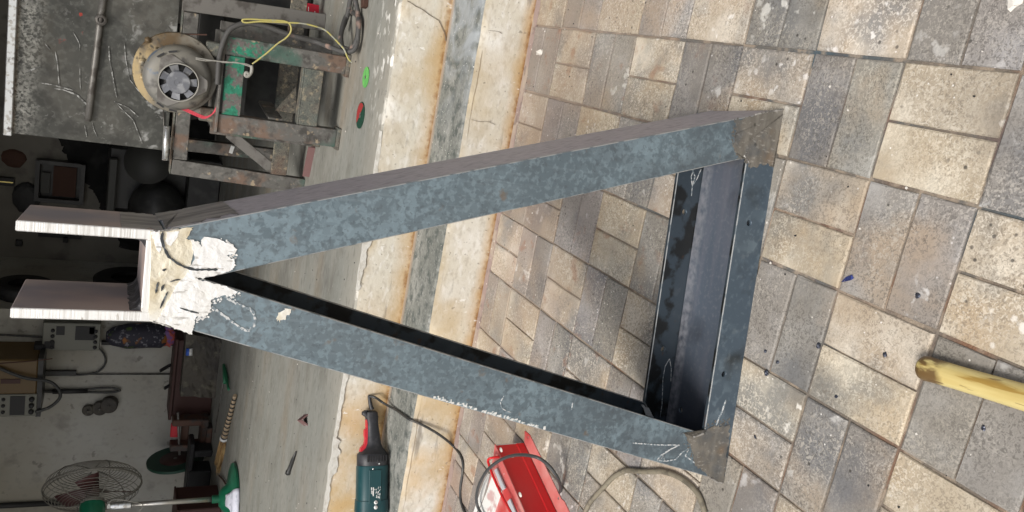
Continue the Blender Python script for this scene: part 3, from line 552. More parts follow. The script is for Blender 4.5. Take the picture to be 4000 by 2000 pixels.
# local: +x towards the gear head, +z up
def sect(x, cy, cz, ry, rz, n=20, e=2.6):
    out = []
    for k in range(n):
        a = 2*math.pi*k/n; c, s_ = math.cos(a), math.sin(a)
        out.append(Vector((x, cy+ry*math.copysign(abs(c)**(2/e), c), cz+rz*math.copysign(abs(s_)**(2/e), s_))))
    return out
b = MB(blackpl_m)
b.rings([sect(-.002, 0, .004, .010, .012), sect(.004, 0, .006, .017, .022), sect(.020, 0, .005, .019, .024), sect(.045, 0, .002, .019, .021), sect(.085, 0, -.002, .020, .024), sect(.115, 0, -.004, .021, .027), sect(.130, 0, -.004, .027, .033), sect(.143, 0, -.002, .040, .046), sect(.150, 0, -.001, .046, .051)])
b.rings([sect(-.004, 0, .024, .011, .009), sect(.002, 0, .034, .011, .008), sect(.012, 0, .028, .012, .014), sect(.022, 0, .018, .012, .01)])
b.build('handle', gr, sharp=40)
b = MB(blackpl_m, black_m, screw_m); b.rings([sect(.150, 0, 0, .048, .052), sect(.156, 0, 0, .050, .054), sect(.190, 0, 0, .050, .054), sect(.1915, 0, 0, .049, .053)])
for k in range(8): b.m(1).box((.166, .0478, .030-.0095*k), (.022, .006, .004))
vent = b.build('vent_ring', gr, sharp=40)
for a, x in ((R(62), .184), (R(-12), .184)):
    MB(screw_m).lathe([(.0005, 0), (.0035, 0), (.003, .002), (.0005, .0025)], axis((0, math.cos(a), math.sin(a)), (x, .050*math.cos(a), .054*math.sin(a)+.0)), 10).build('screw', gr)
MB(screw_m).lathe([(.0005, 0), (.0035, 0), (.003, .002), (.0005, .0025)], axis((0, 1, .15), (.201, .0505, .012)), 10).build('screw', gr)
b = MB(teal_m); b.rings([sect(.1915, 0, 0, .049, .053, 24, 3), sect(.196, 0, 0, .0505, .0545, 24, 3), sect(.31, 0, 0, .0505, .0545, 24, 3), sect(.312, 0, 0, .053, .057, 24, 3), sect(.352, 0, 0, .054, .058, 24, 3), sect(.354, 0, 0, .052, .056, 24, 3)])
hb = b.build('motor_housing', gr, sharp=40)
MB(teal_m).box((.262, .0515, .004), (.115, .004, .044), bev=.001).build('side_panel', gr)
b = MB(silver_m); b.rings([sect(.354, 0, 0, .051, .056), sect(.366, 0, 0, .052, .056), sect(.41, 0, 0, .048, .05), sect(.45, 0, -.002, .042, .045), sect(.475, 0, -.004, .03, .034)]); b.rings([[Vector((.44+.03*math.cos(a), .03*math.sin(a), z)) for a in [2*math.pi*k/16 for k in range(16)]] for z in (-.062, -.03)])
b.build('gear_head', gr, sharp=50)
b = MB(redpl_m); pr = [(.022, .018), (.028, .028), (.060, .028), (.066, .034), (.086, .034), (.096, .031), (.116, .034), (.128, .046), (.142, .050), (.144, .036), (.12, .016), (.06, .012)]
b.prism([(x, -.009, z-.002) for x, z in pr], (0, .018, 0)); b.build('switch', gr)
def flatprint(name, polys, m, par): 
    q = MB(m)
    for pts in polys: q.prism(pts, (0, .0006, 0))
    return q.build(name, par)
y0 = .0537
polys = []
def rect(x, z, w, h): polys.append([(x, y0, z), (x+w, y0, z), (x+w, y0, z+h), (x, y0, z+h)])
for x, z, w, h in ((.264, .0155, .008, .004), (.274, .0165, .012, .0022), (.264, .009, .030, .0035), (.276, .0125, .013, .0018), (.270, .004, .004, .0025)): rect(x, z, w, h)
rl = random.Random(2)
for k in range(26): rect(.262+rl.random()*.038, -.016+rl.random()*.017, .002+.004*rl.random(), .0008+.0016*rl.random())
flatprint('rating_label', polys, white_m, gr)
def text(name, s, size, M, m, par, flip=0):
    c = bpy.data.curves.new(name, 'FONT'); c.body = s; c.size = size; c.align_x = 'CENTER'; c.align_y = 'CENTER'; c.extrude = .0002
    o = bpy.data.objects.new(name, c); COL.objects.link(o); bpy.context.view_layer.update()
    me = bpy.data.meshes.new_from_object(o.evaluated_get(bpy.context.evaluated_depsgraph_get())); bpy.data.objects.remove(o)
    me.transform(M); me.materials.clear(); me.materials.append(m); me.name = name; q = bpy.data.objects.new(name, me); COL.objects.link(q); q.parent = par; return q
for x, ch in ((.316, 'A'), (.333, '1')):
    ic = MB(white_m).lathe([(.0001, 0), (.0068, 0), (.0068, .0006), (.0001, .0006)], axis((0, 1, .06), (x, .0541, .001)), 18).build('gear_icon', gr)
    text('gear_figure', ch, .0105, Matrix(((0, 1, 0, x), (0, 0, 1, .0549), (1, 0, 0, .001), (0, 0, 0, 1))), black_m, gr)
rib = MB(blackpl_m)
q = [(-.006, 0, .004), (-.022, .002, .010), (-.045, .006, .016), (-.058, .008, .018)]
rib.tube(q, [.0085, .0075, .0062, .005], 10, 5).build('cord_boot', gr)
RZ = Matrix.Rotation(-math.atan2(gx.y, gx.x), 4, 'Z')
def to_g(p): return RZ @ (Vector(p)-P0)
cordw = [tuple(P0+Matrix.Rotation(math.atan2(gx.y, gx.x), 4, 'Z') @ Vector((-.054, .007, .0178)))] + [tuple(v) for v in ((-1.261, 2.600, 0.235), (-1.283, 2.596, 0.200), (-1.264, 2.499, 0.184), (-1.235, 2.377, 0.184), (-1.244, 2.358, 0.148), (-1.268, 2.350, 0.100), (-1.295, 2.342, 0.055), (-1.339, 2.363, 0.005), (-1.336, 2.299, 0.005), (-1.351, 2.263, 0.005), (-1.393, 2.251, 0.005), (-1.439, 2.246, 0.005), (-1.472, 2.226, 0.005), (-1.489, 2.182, 0.005), (-1.493, 2.099, 0.005))]
MB(cable_m).tube([to_g(p) for p in cordw], .0046, 8, 6).build('power_cord', gr)

# ================================================================ red folded steel cover with handle
rb = thing('red_machine_cover', 'red folded sheet steel cover with bent rod handle and worn white labels on the paving', 'machine cover', (0, 0, 0))
Hb = .098
gA, gB = Vector((-1.076, 1.898, 0)), Vector((-1.155, 1.655, 0)); ux = (gB-gA).normalized(); un = Vector((-ux.y, ux.x, 0))     # along the box; un points outwards (flange side)
if un.x < 0: un = -un
if (gB-gA).cross(un).z == 0: pass
def rp(u, w, z): return gA+ux*u+un*w+Vector((0, 0, z))
Lb = .46
q = MB(redbox_m); q.prism([rp(0, 0, .004), rp(0, 0, Hb*.28), rp(0, -.003, Hb*.30), rp(0, -.006, Hb-.004), rp(0, -.009, Hb-.004), rp(0, -.006, Hb*.3), rp(0, -.003, .004)], ux*Lb); q.build('front_sheet', rb)
q = MB(redtop_m)
q.prism([rp(-.004, -.003, Hb-.003), rp(Lb, -.003, Hb-.003), rp(Lb, -.235, Hb+.002), rp(.10, -.235, Hb+.002), rp(.012, -.03, Hb-.002)], (0, 0, .0025)); tp = q.build('top_sheet', rb)
fo = MB(redtop_m).prism([rp(-.02, .030, .001), rp(.0, .002, .001), rp(Lb, .002, .001), rp(Lb, .05, .001), rp(.262, .052, .001), rp(.248, .045, .001), rp(.01, .043, .001)], (0, 0, .0025)).build('base_flange', rb)
cut(fo, [rod(rp(u, w, -.02), rp(u, w, .02), .0045) for u, w in ((.006, .030), (.236, .034))])
MB(stone_m).prism([rp(-.0045, -.006, Hb-.001), rp(-.0045, -.004, .02), rp(-.0045, -.002, .012), rp(-.0045, -.009, .01), rp(-.0045, -.012, .05)], ux*.0035).build('bare_edge', rb)
MB(redbox_m).prism([rp(.10, -.235, .001), rp(.10, -.235, Hb), rp(.10, -.238, Hb), rp(.10, -.238, .001)], ux*(Lb-.1)).build('back_sheet', rb)
def rt(x, y, h=.0): return None
def onTop(pts, z): return [Vector(p) for p in pts]
zt = Hb+.0015
lab1 = [(-1.168, 1.874, 0.101), (-1.172, 1.800, 0.101), (-1.247, 1.815, 0.101), (-1.318, 1.821, 0.101), (-1.404, 1.951, 0.101), (-1.291, 1.905, 0.101), (-1.228, 1.886, 0.101)]
MB(label_m).prism(lab1, (0, 0, .0015)).build('label', rb)
MB(label_m).prism([(-1.175, 1.899, 0.101), (-1.168, 1.891, 0.101), (-1.279, 1.906, 0.101), (-1.330, 1.931, 0.101), (-1.332, 1.943, 0.101), (-1.267, 1.928, 0.101), (-1.206, 1.914, 0.101)], (0, 0, .0015)).build('label', rb)
MB(clear_m).prism([(-1.141, 1.862, 0.101), (-1.127, 1.852, 0.101), (-1.149, 1.781, 0.101), (-1.165, 1.795, 0.101)], (0, 0, .004)).build('clear_strip', rb)
MB(clear_m).prism([(-1.176, 1.755, 0.101), (-1.160, 1.744, 0.101), (-1.183, 1.677, 0.101), (-1.199, 1.690, 0.101)], (0, 0, .004)).build('clear_strip', rb)
hd = [rp(.045, -.018, Hb), ] 
MB(redbox_m).tube([(-1.095, 1.859, 0.100), (-1.095, 1.858, 0.112), (-1.099, 1.861, 0.126), (-1.109, 1.868, 0.128), (-1.117, 1.860, 0.128), (-1.136, 1.812, 0.128), (-1.155, 1.742, 0.128), (-1.168, 1.681, 0.126), (-1.188, 1.628, 0.124), (-1.213, 1.651, 0.100)], .0036, 10, 5).build('rod_handle', rb)
for p in [(-1.069, 1.853, 0.101), (-1.121, 1.701, 0.101)]: MB(stone_m).lathe([(.0003, 0), (.006, 0), (.006, .0012), (.0003, .0012)], Matrix.Translation(p) @ Matrix.Diagonal((1, 1.6, 1, 1)), 10).build('paint_spot', rb)
tag(MB(hose_m).tube([(-1.187, 1.757, -0.012), (-1.140, 1.701, -0.010), (-1.100, 1.666, 0.000), (-1.069, 1.647, 0.016), (-1.026, 1.626, 0.048), (-0.997, 1.640, 0.075), (-0.982, 1.655, 0.105), (-1.006, 1.712, 0.118), (-1.038, 1.760, 0.128), (-1.074, 1.795, 0.140), (-1.125, 1.834, 0.145), (-1.186, 1.869, 0.140), (-1.234, 1.892, 0.130), (-1.270, 1.898, 0.120), (-1.285, 1.877, 0.115), (-1.294, 1.824, 0.108)], .0046, 10, 6).build('rubber_cable'), 'thick dark grey rubber cable looped over the red steel cover', 'cable')
tag(MB(olive_m).tube([(-1.122, 1.533, 0.008), (-1.066, 1.524, 0.008), (-1.030, 1.511, 0.008), (-0.977, 1.479, 0.008), (-0.923, 1.445, 0.008), (-0.885, 1.407, 0.008), (-0.866, 1.373, 0.008), (-0.848, 1.339, 0.008), (-0.832, 1.312, 0.008), (-0.816, 1.285, 0.008), (-0.799, 1.237, 0.008), (-0.793, 1.193, 0.008), (-0.798, 1.158, 0.008), (-0.816, 1.133, 0.008), (-0.844, 1.109, 0.008)], .0062, 10, 6).build('olive_cable'), 'thick olive brown cable curving on the paving beside the lower left frame corner', 'cable')

# ================================================================ yellow wooden handle
hA, hB = Vector((-0.334, 0.767, 0.019)), Vector((-0.310, 0.607, 0.019)); hx = (hB-hA).normalized()
hw = MB(wood_m); Mh = Matrix((hx, Vector((0, 0, 1)).cross(hx), Vector((0, 0, 1)))).transposed()
prof = [(0, .006), (.002, .0135), (.006, .0172), (.014, .0186), (.03, .0178), (.06, .0172), (.1, .0172), (.18, .018), (.3, .019), (.5, .020), (.62, .021)]
hw.rings([[Vector((x, r*1.04*math.cos(a), r*.98*math.sin(a))) for a in [2*math.pi*k/28 for k in range(28)]] for x, r in prof])
yh = hw.build('wooden_handle', sharp=50); yh.matrix_world = Matrix.Translation(hA) @ Mh.to_4x4()
tag(yh, 'yellow painted wooden tool handle with split dark end lying on grey pavers', 'tool handle')

# ================================================================ litter on the paving
def chip_at(p, sx, sy, h, m, name, label, cat, seed, group=None):
    r = random.Random(seed); bm = bmesh.new(); bmesh.ops.create_icosphere(bm, subdivisions=2, radius=1)
    for v in bm.verts:
        n = noise.noise(v.co*1.7+Vector((seed*3.1, 0, 0))); k = 1+.55*n; v.co = Vector((v.co.x*sx*k, v.co.y*sy*k, max(-.25, v.co.z)*h*k))
    me = bpy.data.meshes.new(name); bm.to_mesh(me); bm.free(); me.materials.append(m)
    o = bpy.data.objects.new(name, me); COL.objects.link(o); o.location = Vector(p)+Vector((0, 0, h*.2)); o.rotation_euler = (0, 0, r.random()*6); return tag(o, label, cat, group)
SL = [((-0.385, 0.975, 0.001), .007, .006, 'blue black slag chip in the joint beside the frame base, nearest the large light paver'), ((-0.347, 0.843, 0.001), .006, .005, 'blue black slag chip on a light paver, first left of the yellow handle tip'),
      ((-0.452, 1.056, 0.001), .0055, .004, 'upright bluish slag flake on a grey paver by the frame base'), ((-0.483, 1.074, 0.001), .007, .006, 'black slag lump in the joint near the frame base'),
      ((-0.235, 0.819, 0.001), .0055, .0055, 'round violet slag bead on a grey paver above the yellow handle'), ((-0.445, 1.092, 0.001), .0045, .004, 'small blue slag flake hard against the frame base'),
      ((-0.382, 0.655, 0.001), .006, .004, 'dark slag smear below the yellow handle'), ((-0.453, 0.909, 0.001), .004, .004, 'small shiny slag bead on a pale paver left of the yellow handle'), ((-0.611, 1.059, 0.001), .006, .003, 'dark slag crumb near the lower left frame corner')]
for k, (p, a, c, l) in enumerate(SL): chip_at(p, a*.78, c*.78, min(a, c)*.65, slag_m, 'slag_chip', l, 'slag', 11+k, 'slag chips on the paving')
q = MB(foil_m); c0 = Vector((-0.253, 0.956, 0.002)); d0 = (Vector((-0.263, 0.967, 0.002))-Vector((-0.244, 0.946, 0.002))).normalized(); d1 = Vector((-d0.y, d0.x, 0))
V = [c0-d0*.013+d1*.004, c0-d0*.010+d1*.0065+Vector((0, 0, .004)), c0+d0*.003+d1*.004+Vector((0, 0, .005)), c0+d0*.013, c0+d0*.002-d1*.004, c0-d0*.012-d1*.003]
q.prism(V, (0, 0, .0012)); tag(q.build('metal_shard'), 'pointed blue and violet heat tinted metal shard on a paver joint', 'metal shard')
chip_at((0.043, 2.275, 0.002), .010, .019, .008, stone_m, 'white_pebble', 'whitish oblong pebble on the paving at the foot of the lower step', 'pebble', 31)
chip_at((0.222, 0.814, 0.002), .017, .014, .004, stone_m, 'white_lump', 'white lump at the right end of the paving, on a grey paver corner', 'lump', 33)
rnd2 = random.Random(8); dots = MB(stone_m, black_m)
for k in range(520):
    x, y = rnd2.uniform(-1.3, .5), rnd2.uniform(.55, 2.36)
    if noise.noise((x*3, y*3, 2)) < -.05: continue
    r = rnd2.uniform(.0008, .0026); a0 = rnd2.random()*6; dots.m(0 if rnd2.random() < .6 else 1)
    dots.prism([(x+r*math.cos(a0+k2*1.26)*rnd2.uniform(.6, 1.3), y+r*math.sin(a0+k2*1.26)*rnd2.uniform(.6, 1.3), .0005) for k2 in range(5)], (0, 0, rnd2.uniform(.0008, .002)))
struct(dots.build('grit'), 'stuff')

# ================================================================ small things on the workshop floor
def disc(name, p, r, h, m, m2, label, group=None, split=False):
    t = thing(name, label, 'cutting disc', p, 0, group); ri = r*.16
    MB(m).rings([[Vector((q*math.cos(a), q*math.sin(a), z)) for a in [2*math.pi*k/32 for k in range(32)]] for q, z in ((ri, 0), (r, 0), (r, h), (ri, h))], closed=True, smooth=False).build('disc', t)
    if split: MB(m2).prism([(r*.93*math.cos(a)*1, r*.93*math.sin(a), h) for a in [R(-35)+R(170)*k/14 for k in range(15)]], (0, 0, .0006)).build('label', t)
    MB(dull_m).rings([[Vector((q*math.cos(a), q*math.sin(a), z)) for a in [2*math.pi*k/20 for k in range(20)]] for q, z in ((ri*.7, 0), (ri*1.3, 0), (ri*1.3, h+.0008), (ri*.7, h+.0008))], closed=True, smooth=False).build('centre_ring', t)
    return t
disc('cutting_disc', Vector((-0.149, 2.886, 0.357)), .037, .0022, gdisc_m, gdisc_m, 'bright green disc lying flat on the workshop floor near the step', 'discs on the floor')
disc('cutting_disc', Vector((-0.285, 2.885, 0.357)), .048, .0025, dgreen_m, reddisc_m, 'dark green and red disc lying flat on the workshop floor near the stand foot', 'discs on the floor', True)
t = thing('square_tube_offcut', 'short red oxide steel angle offcut with bare hollow end on the floor above the grinder', 'steel offcut', (-1.581, 3.060, 0.356), R(-62))
q = MB(offcut_m); L_ = .066; w_ = .048
q.prism([(-L_/2, -w_/2, 0), (-L_/2, 0, w_*.62), (-L_/2, w_/2, 0), (-L_/2, w_/2-.006, 0), (-L_/2, 0, w_*.62-.007), (-L_/2, -w_/2+.006, 0)], (L_, 0, 0)); q.build('angle', t)
t = thing('chisel', 'dark tapered steel punch lying on the floor beside the step edge', 'steel punch', (-1.913, 3.207, 0.364)); a_ = Vector((-1.913, 3.207, 0.364)); e_ = Vector((-1.764, 3.129, 0.362))
MB(dark_m).tube([(0, 0, 0), tuple((e_-a_)*.08), tuple((e_-a_)*.1), tuple((e_-a_)*.6), tuple(e_-a_)], [.0125, .0125, .009, .0088, .0025], 10, 1).build('shank', t)
t = thing('channel_offcut', 'purple brown channel offcut lying beside the rear bench leg', 'steel offcut', (0, 0, 0))
A_, B_ = Vector((-0.517, 3.531, 0.356)), Vector((-0.656, 3.575, 0.356)); q = MB(offcut_m, dull_m); dv = (B_-A_).normalized(); nv = Vector((-dv.y, dv.x, 0))
if nv.y > 0: nv = -nv
q.prism([A_, A_-nv*.055, A_-nv*.055+Vector((0, 0, .006)), A_-nv*.006+Vector((0, 0, .006)), A_-nv*.006+Vector((0, 0, .030)), A_+Vector((0, 0, .030))], B_-A_); q.build('web', t)

# ================================================================ motor stand and motor (front) ----------------
st = thing('motor_stand', 'rusty welded stand with green paint flakes carrying the dusty electric motor', 'motor stand', (-.26, 3.25, ZF))
def W2(o, p): return Vector(p)-o.location
def part_bar(par, name, a, b_, w, h, m, bev=.002, label=None):
    o = MB(m).bar(W2(par, a), W2(par, b_), w, h, bev, up=(0, 1, 0)).build(name, par)
    if label: o['label'] = label
    return o
yF, yR = 3.15, 3.45
fa, fb = -.132, -.415
part_bar(st, 'leg', (fa, yF+.006, ZF+.012), (fa, yF+.006, .812), .066, .012, rusty_m); part_bar(st, 'leg', (fa+.030, yF+.035, ZF+.012), (fa+.030, yF+.035, .812), .006, .058, rusty_m)
part_bar(st, 'leg', (fb, yF+.006, ZF+.012), (fb-.0, yF+.006, .806), .068, .012, rusty_m); part_bar(st, 'leg', (fb+.031, yF+.035, ZF+.012), (fb+.031, yF+.035, .806), .006, .058, rusty_m)
part_bar(st, 'foot_plate', (fa+.0, yF+.02, ZF), (fa, yF+.02, ZF+.012), .085, .08, crust_m); part_bar(st, 'foot_plate', (fb-.0, yF+.02, ZF), (fb, yF+.02, ZF+.012), .085, .08, crust_m)
part_bar(st, 'top_rail', (fa-.034, yF+.008, .768), (fb+.035, yF+.008, .764), .066, .011, green_m, label='top rail with green paint flakes')
part_bar(st, 'bottom_rail', (fa-.034, yF+.008, .482), (fb+.035, yF+.008, .482), .070, .011, crust_m); part_bar(st, 'rail_lip', (fa-.034, yF+.03, .520), (fb+.03, yF+.03, .520), .006, .05, crust_m)
MB(green_m).prism([W2(st, (x, yF-.0008, z)) for x, z in jag([(-.12, .80), (-.158, .80), (-.160, .69), (-.135, .66), (-.11, .70), (-.105, .78)], .008, 5, 3)], (0, .0012, 0)).build('paint_flake', st)
part_bar(st, 'rear_rail', (-.10, yR, .522), (-.46, yR, .522), .078, .01, crust_m); part_bar(st, 'side_rail', (fb+.04, yF+.02, .60), (fb+.07, yR, .60), .055, .01, rusty_m); part_bar(st, 'side_rail', (fa, yF+.02, .51), (fa, yR, .51), .055, .01, rusty_m)
part_bar(st, 'leg', (-.085, yR+.006, ZF), (-.085, yR+.006, .80), .06, .012, rusty_m); part_bar(st, 'leg', (-.47, yR+.006, ZF), (-.47, yR+.006, .80), .06, .012, rusty_m)
MB(crust_m).prism([W2(st, p) for p in ((-.345, yF+.05, .60), (-.345, yF+.05, .52), (-.25, yF+.12, .52))], (0, .006, 0)).build('gusset', st)
part_bar(st, 'top_plate', (-.09, 3.29, .812), (-.45, 3.29, .812), .010, .30, rusty_m)

mo = thing('electric_motor', 'dusty round electric motor with grey cooling fan standing on the rusty stand', 'electric motor', (-.262, 3.215, .958), R(-6))
mo.rotation_euler = (R(-3), 0, R(-3))
AX = axis((0, -1, 0))
MB(grease_m).lathe([(.001, -.012), (.142, -.012), (.143, -.009), (.143, .009), (.141, .012), (.001, .012)], AX, 56).build('flange', mo, sharp=40)
bl = MB(motor_m).lathe([(.001, .012), (.114, .012), (.115, .04), (.110, .056), (.096, .068), (.070, .074), (.001, .074)], AX @ Matrix.Translation((-.012, -.006, 0)), 48).build('end_bell', mo, sharp=40)
MB(motor_m).lathe([(.001, -.26), (.10, -.26), (.112, -.25), (.112, -.012), (.001, -.012)], AX, 40).build('motor_body', mo, sharp=40)
BX = AX @ Matrix.Translation((-.020, -.010, .071)) @ Matrix.Scale(1.16, 4)
q = MB(dull_m)
tri = []
for k in range(3):
    a0 = R(30+120*k)
    for a in (-.42, -.2, 0, .2, .42): tri.append(BX @ Vector(((.083 if abs(a) < .3 else .070)*math.cos(a0+a), (.083 if abs(a) < .3 else .070)*math.sin(a0+a), 0)))
q.prism(tri, AX.to_3x3() @ Vector((0, 0, .006))); q.build('fan_plate', mo)
MB(wireg_m).rings([[BX @ Vector((r*math.cos(a), r*math.sin(a), h)) for a in [2*math.pi*k/40 for k in range(40)]] for r, h in ((.058, .004), (.058, .020), (.055, .020), (.055, .004))], closed=True, smooth=False).build('fan_ring', mo)
MB(black_m).lathe([(.001, .0063), (.055, .0063), (.055, .0068), (.001, .0068)], BX, 32).build('fan_well', mo)
MB(fanpl_m).lathe([(.001, .007), (.034, .007), (.034, .020), (.032, .022), (.012, .0222), (.011, .0214), (.004, .0214), (.003, .0222), (.001, .0222)], BX, 36).build('fan_hub', mo, sharp=30)
for k in range(7):
    a = 2*math.pi*k/7+.3; pts = [BX @ Vector((r*math.cos(a+d), r*math.sin(a+d), h)) for r, d, h in ((.033, -.28, .010), (.0535, -.18, .011), (.0535, .30, .019), (.033, .34, .018))]
    MB(fanpl_m).prism(pts, AX.to_3x3() @ Vector((0, 0, .0015))).build('fan_blade', mo)
for k, (x, z, r) in enumerate(((.065, .105, .012), (-.075, .078, .007), (-.118, .022, .015), (-.112, -.035, .012), (-.07, -.108, .008), (.02, -.125, .008))):
    c_ = Vector((-z*0+x, -.012, 0)); MB(grease_m).lathe([(.0005, 0), (r, 0), (r, .006), (r*.6, .007), (r*.5, .012), (.0005, .012)], axis((0, -1, 0), (z*.95, -.011, -x*.95 if k else .0+.1)), 6).build('bolt', mo)
for a in (R(15), R(38), R(150), R(175)):
    MB(black_m).prism([BX @ Vector((r*math.cos(a+d), r*math.sin(a+d), .0035)) for r, d in ((.088, -.13), (.094, -.13), (.094, .13), (.088, .13))], AX.to_3x3() @ Vector((0, 0, .001))).build('vent_slot', mo)
for x in (-.135, .105): MB(crust_m).box((x, .02, -.118), (.05, .05, .055), bev=.004).build('mount_foot', mo)
MB(rust_m).prism([(.132, .0, .02), (.150, .0, -.09), (.150, .02, -.09), (.132, .02, .02)], (.004, 0, 0)).build('bracket', mo)
MB(motor_m).box((-.128, .03, -.09), (.03, .06, .07), bev=.004).build('terminal_box', mo)
for dx in (0, .006, .012): MB(wirer_m).tube([W2(mo, p) for p in [(-0.381, 3.170, 0.940), (-0.393, 3.170, 0.904), (-0.403, 3.170, 0.873), (-0.406, 3.170, 0.851), (-0.391, 3.170, 0.830), (-0.366, 3.170, 0.817), (-0.342, 3.170, 0.814)]], .0022, 6, 6).build('red_wire', mo, loc=(dx*.6, 0, -dx*.5))
for o_ in [c for c in mo.children if c.name.startswith('red_wire')]: o_.matrix_parent_inverse = (mo.rotation_euler.to_matrix().inverted()).to_4x4()
pc = thing('motor_power_cable', 'worn black motor cable with yellow green wires coiled on the floor beside the stand', 'cable', (0, 0, 0))
MB(pink_m).tube([(-0.274, 3.130, 0.823), (-0.229, 3.130, 0.825), (-0.174, 3.130, 0.826), (-0.123, 3.130, 0.818), (-0.080, 3.130, 0.803), (-0.058, 3.130, 0.779), (-0.044, 3.130, 0.749), (-0.040, 3.130, 0.714), (-0.043, 3.130, 0.669), (-0.053, 3.130, 0.613), (-0.059, 3.130, 0.557), (-0.065, 3.130, 0.490), (-0.074, 3.060, 0.447), (-0.079, 3.020, 0.413), (-0.067, 3.000, 0.386), (-0.036, 3.000, 0.376), (0.005, 3.000, 0.378), (0.041, 3.020, 0.376), (0.060, 3.080, 0.372), (0.067, 3.200, 0.365), (0.043, 3.200, 0.381), (0.003, 3.160, 0.398), (-0.035, 3.120, 0.408), (-0.065, 3.070, 0.408), (-0.063, 3.020, 0.389), (-0.032, 3.000, 0.380), (0.014, 3.020, 0.374), (0.067, 3.060, 0.373), (0.111, 3.080, 0.384), (0.155, 3.100, 0.393)], .0095, 8, 6).build('sheath', pc)
MB(pink_m).tube([(0.160, 3.200, 0.368), (0.111, 3.200, 0.373), (0.073, 3.200, 0.374), (0.033, 3.200, 0.380), (-0.007, 3.200, 0.390)], .0095, 8, 6).build('sheath', pc)
MB(wirey_m).tube([(-0.181, 3.110, 0.715), (-0.161, 3.110, 0.695), (-0.132, 3.110, 0.667), (-0.094, 3.110, 0.635), (-0.069, 3.110, 0.608), (-0.043, 3.110, 0.594), (-0.021, 3.110, 0.599), (-0.012, 3.110, 0.617), (-0.015, 3.110, 0.653), (-0.021, 3.110, 0.693), (-0.026, 3.110, 0.732), (-0.033, 3.110, 0.762), (-0.040, 3.110, 0.763), (-0.041, 3.110, 0.748), (-0.030, 3.110, 0.709), (-0.023, 3.110, 0.666), (-0.015, 3.110, 0.612), (-0.008, 3.110, 0.558), (-0.009, 3.110, 0.511), (-0.016, 3.110, 0.472), (-0.035, 3.060, 0.452), (-0.054, 3.020, 0.435), (-0.071, 3.000, 0.419), (-0.099, 3.000, 0.401), (-0.112, 3.000, 0.385)], .0031, 8, 6).build('yellow_wire', pc)
MB(wireg_m).tube([(-0.191, 3.100, 0.906), (-0.191, 3.100, 0.876), (-0.191, 3.100, 0.842), (-0.188, 3.100, 0.808), (-0.186, 3.100, 0.774), (-0.184, 3.100, 0.739), (-0.188, 3.100, 0.720)], .0022, 6, 6).build('grey_wire', pc); MB(wireg_m).tube([(-0.195, 3.100, 0.906), (-0.196, 3.100, 0.876), (-0.190, 3.100, 0.842), (-0.191, 3.100, 0.808), (-0.184, 3.100, 0.774), (-0.188, 3.100, 0.738), (-0.192, 3.100, 0.720)], .0022, 6, 6).build('grey_wire', pc)
MB(wireg_m).tube([(-0.186, 3.100, 0.719), (-0.199, 3.100, 0.716), (-0.214, 3.100, 0.718), (-0.226, 3.100, 0.727), (-0.224, 3.100, 0.736), (-0.214, 3.100, 0.734), (-0.218, 3.100, 0.724)], .0062, 8, 5).build('taped_end', pc)

# ================================================================ bench with the dark steel panel
bn = thing('steel_bench', 'heavy rusty steel bench behind the motor stand with a tall scratched dark back panel', 'workbench', (-.35, 3.7, ZF))
yC = 3.65
part_bar(bn, 'leg', (-.715, yC+.006, ZF), (-.688, yC+.006, .915), .064, .012, rusty_m); part_bar(bn, 'leg', (-.69, yC+.04, ZF), (-.664, yC+.04, .915), .006, .06, rusty_m)
part_bar(bn, 'leg', (.012, yC+.006, ZF), (-.012, yC+.006, .93), .072, .012, dull_m)
part_bar(bn, 'top_rail', (-.655, yC+.008, .886), (-.05, yC+.008, .892), .056, .012, rusty_m); part_bar(bn, 'top_angle', (-.72, yC+.04, .9195), (.5, yC+.04, .9265), .006, .07, crust_m)
part_bar(bn, 'bottom_rail', (-.675, yC+.008, .475), (.5, yC+.008, .475), .068, .012, crust_m); part_bar(bn, 'brace', (-.52, yC+.02, .70), (-.665, yC+.02, .485), .045, .008, dull_m)
part_bar(bn, 'leg', (-.69, 4.3, ZF), (-.69, 4.3, .9), .06, .06, rusty_m); part_bar(bn, 'leg', (.45, 4.3, ZF), (.45, 4.3, .9), .06, .06, rusty_m); part_bar(bn, 'leg', (.48, yC, ZF), (.48, yC, .9), .06, .02, rusty_m)
part_bar(bn, 'side_rail', (-.69, yC+.06, .50), (-.69, 4.3, .50), .05, .01, rusty_m)
MB(dark_m).prism([W2(bn, p) for p in ((-.53, 3.9, .90), (-.32, 3.9, .90), (-.30, 3.9, .70), (-.47, 3.9, .66))], (0, .006, 0)).build('gusset', bn)
MB(dark_m).box(W2(bn, (-.25, 3.95, .64)), (.40, .3, .02)).build('shelf', bn); MB(dark_m).box(W2(bn, (-.1, 3.85, .80)), (.36, .1, .1), bev=.004).build('gear_case', bn)
MB(dark_m).box(W2(bn, (-.12, 4.05, .55)), (.9, .2, .38), bev=.01).build('cabinet', bn)
pn = MB(panel_m).box((.55, .004, .29), (1.1, .008, .58), bev=.001).build('back_panel', bn, W2(bn, (-.64, 3.75, .935)))
MB(bright_m).box((.547, -.010, .582), (1.11, .034, .030), bev=.003).build('top_bar', pn)
MB(dull_m).tube([(.088, -.012, .306), (.30, -.012, .294), (.50, -.012, .284), (.60, -.012, .277)], .013, 12, 1).build('hinge_bar', pn)
MB(dull_m).lathe([(.011, 0), (.022, 0), (.022, .024), (.011, .024)], axis((0, -1, 0), (.497, -.004, .282)), 18, caps=False).build('hinge_eye', pn); MB(black_m).lathe([(.001, 0), (.0105, 0), (.0105, .016), (.001, .016)], axis((0, -1, 0), (.497, -.004, .282)), 16).build('hinge_hole', pn)
MB(dull_m).tube([(.02, -.006, .01), (.2, -.006, .03)], .002, 6, 1).build('weld_line', pn)
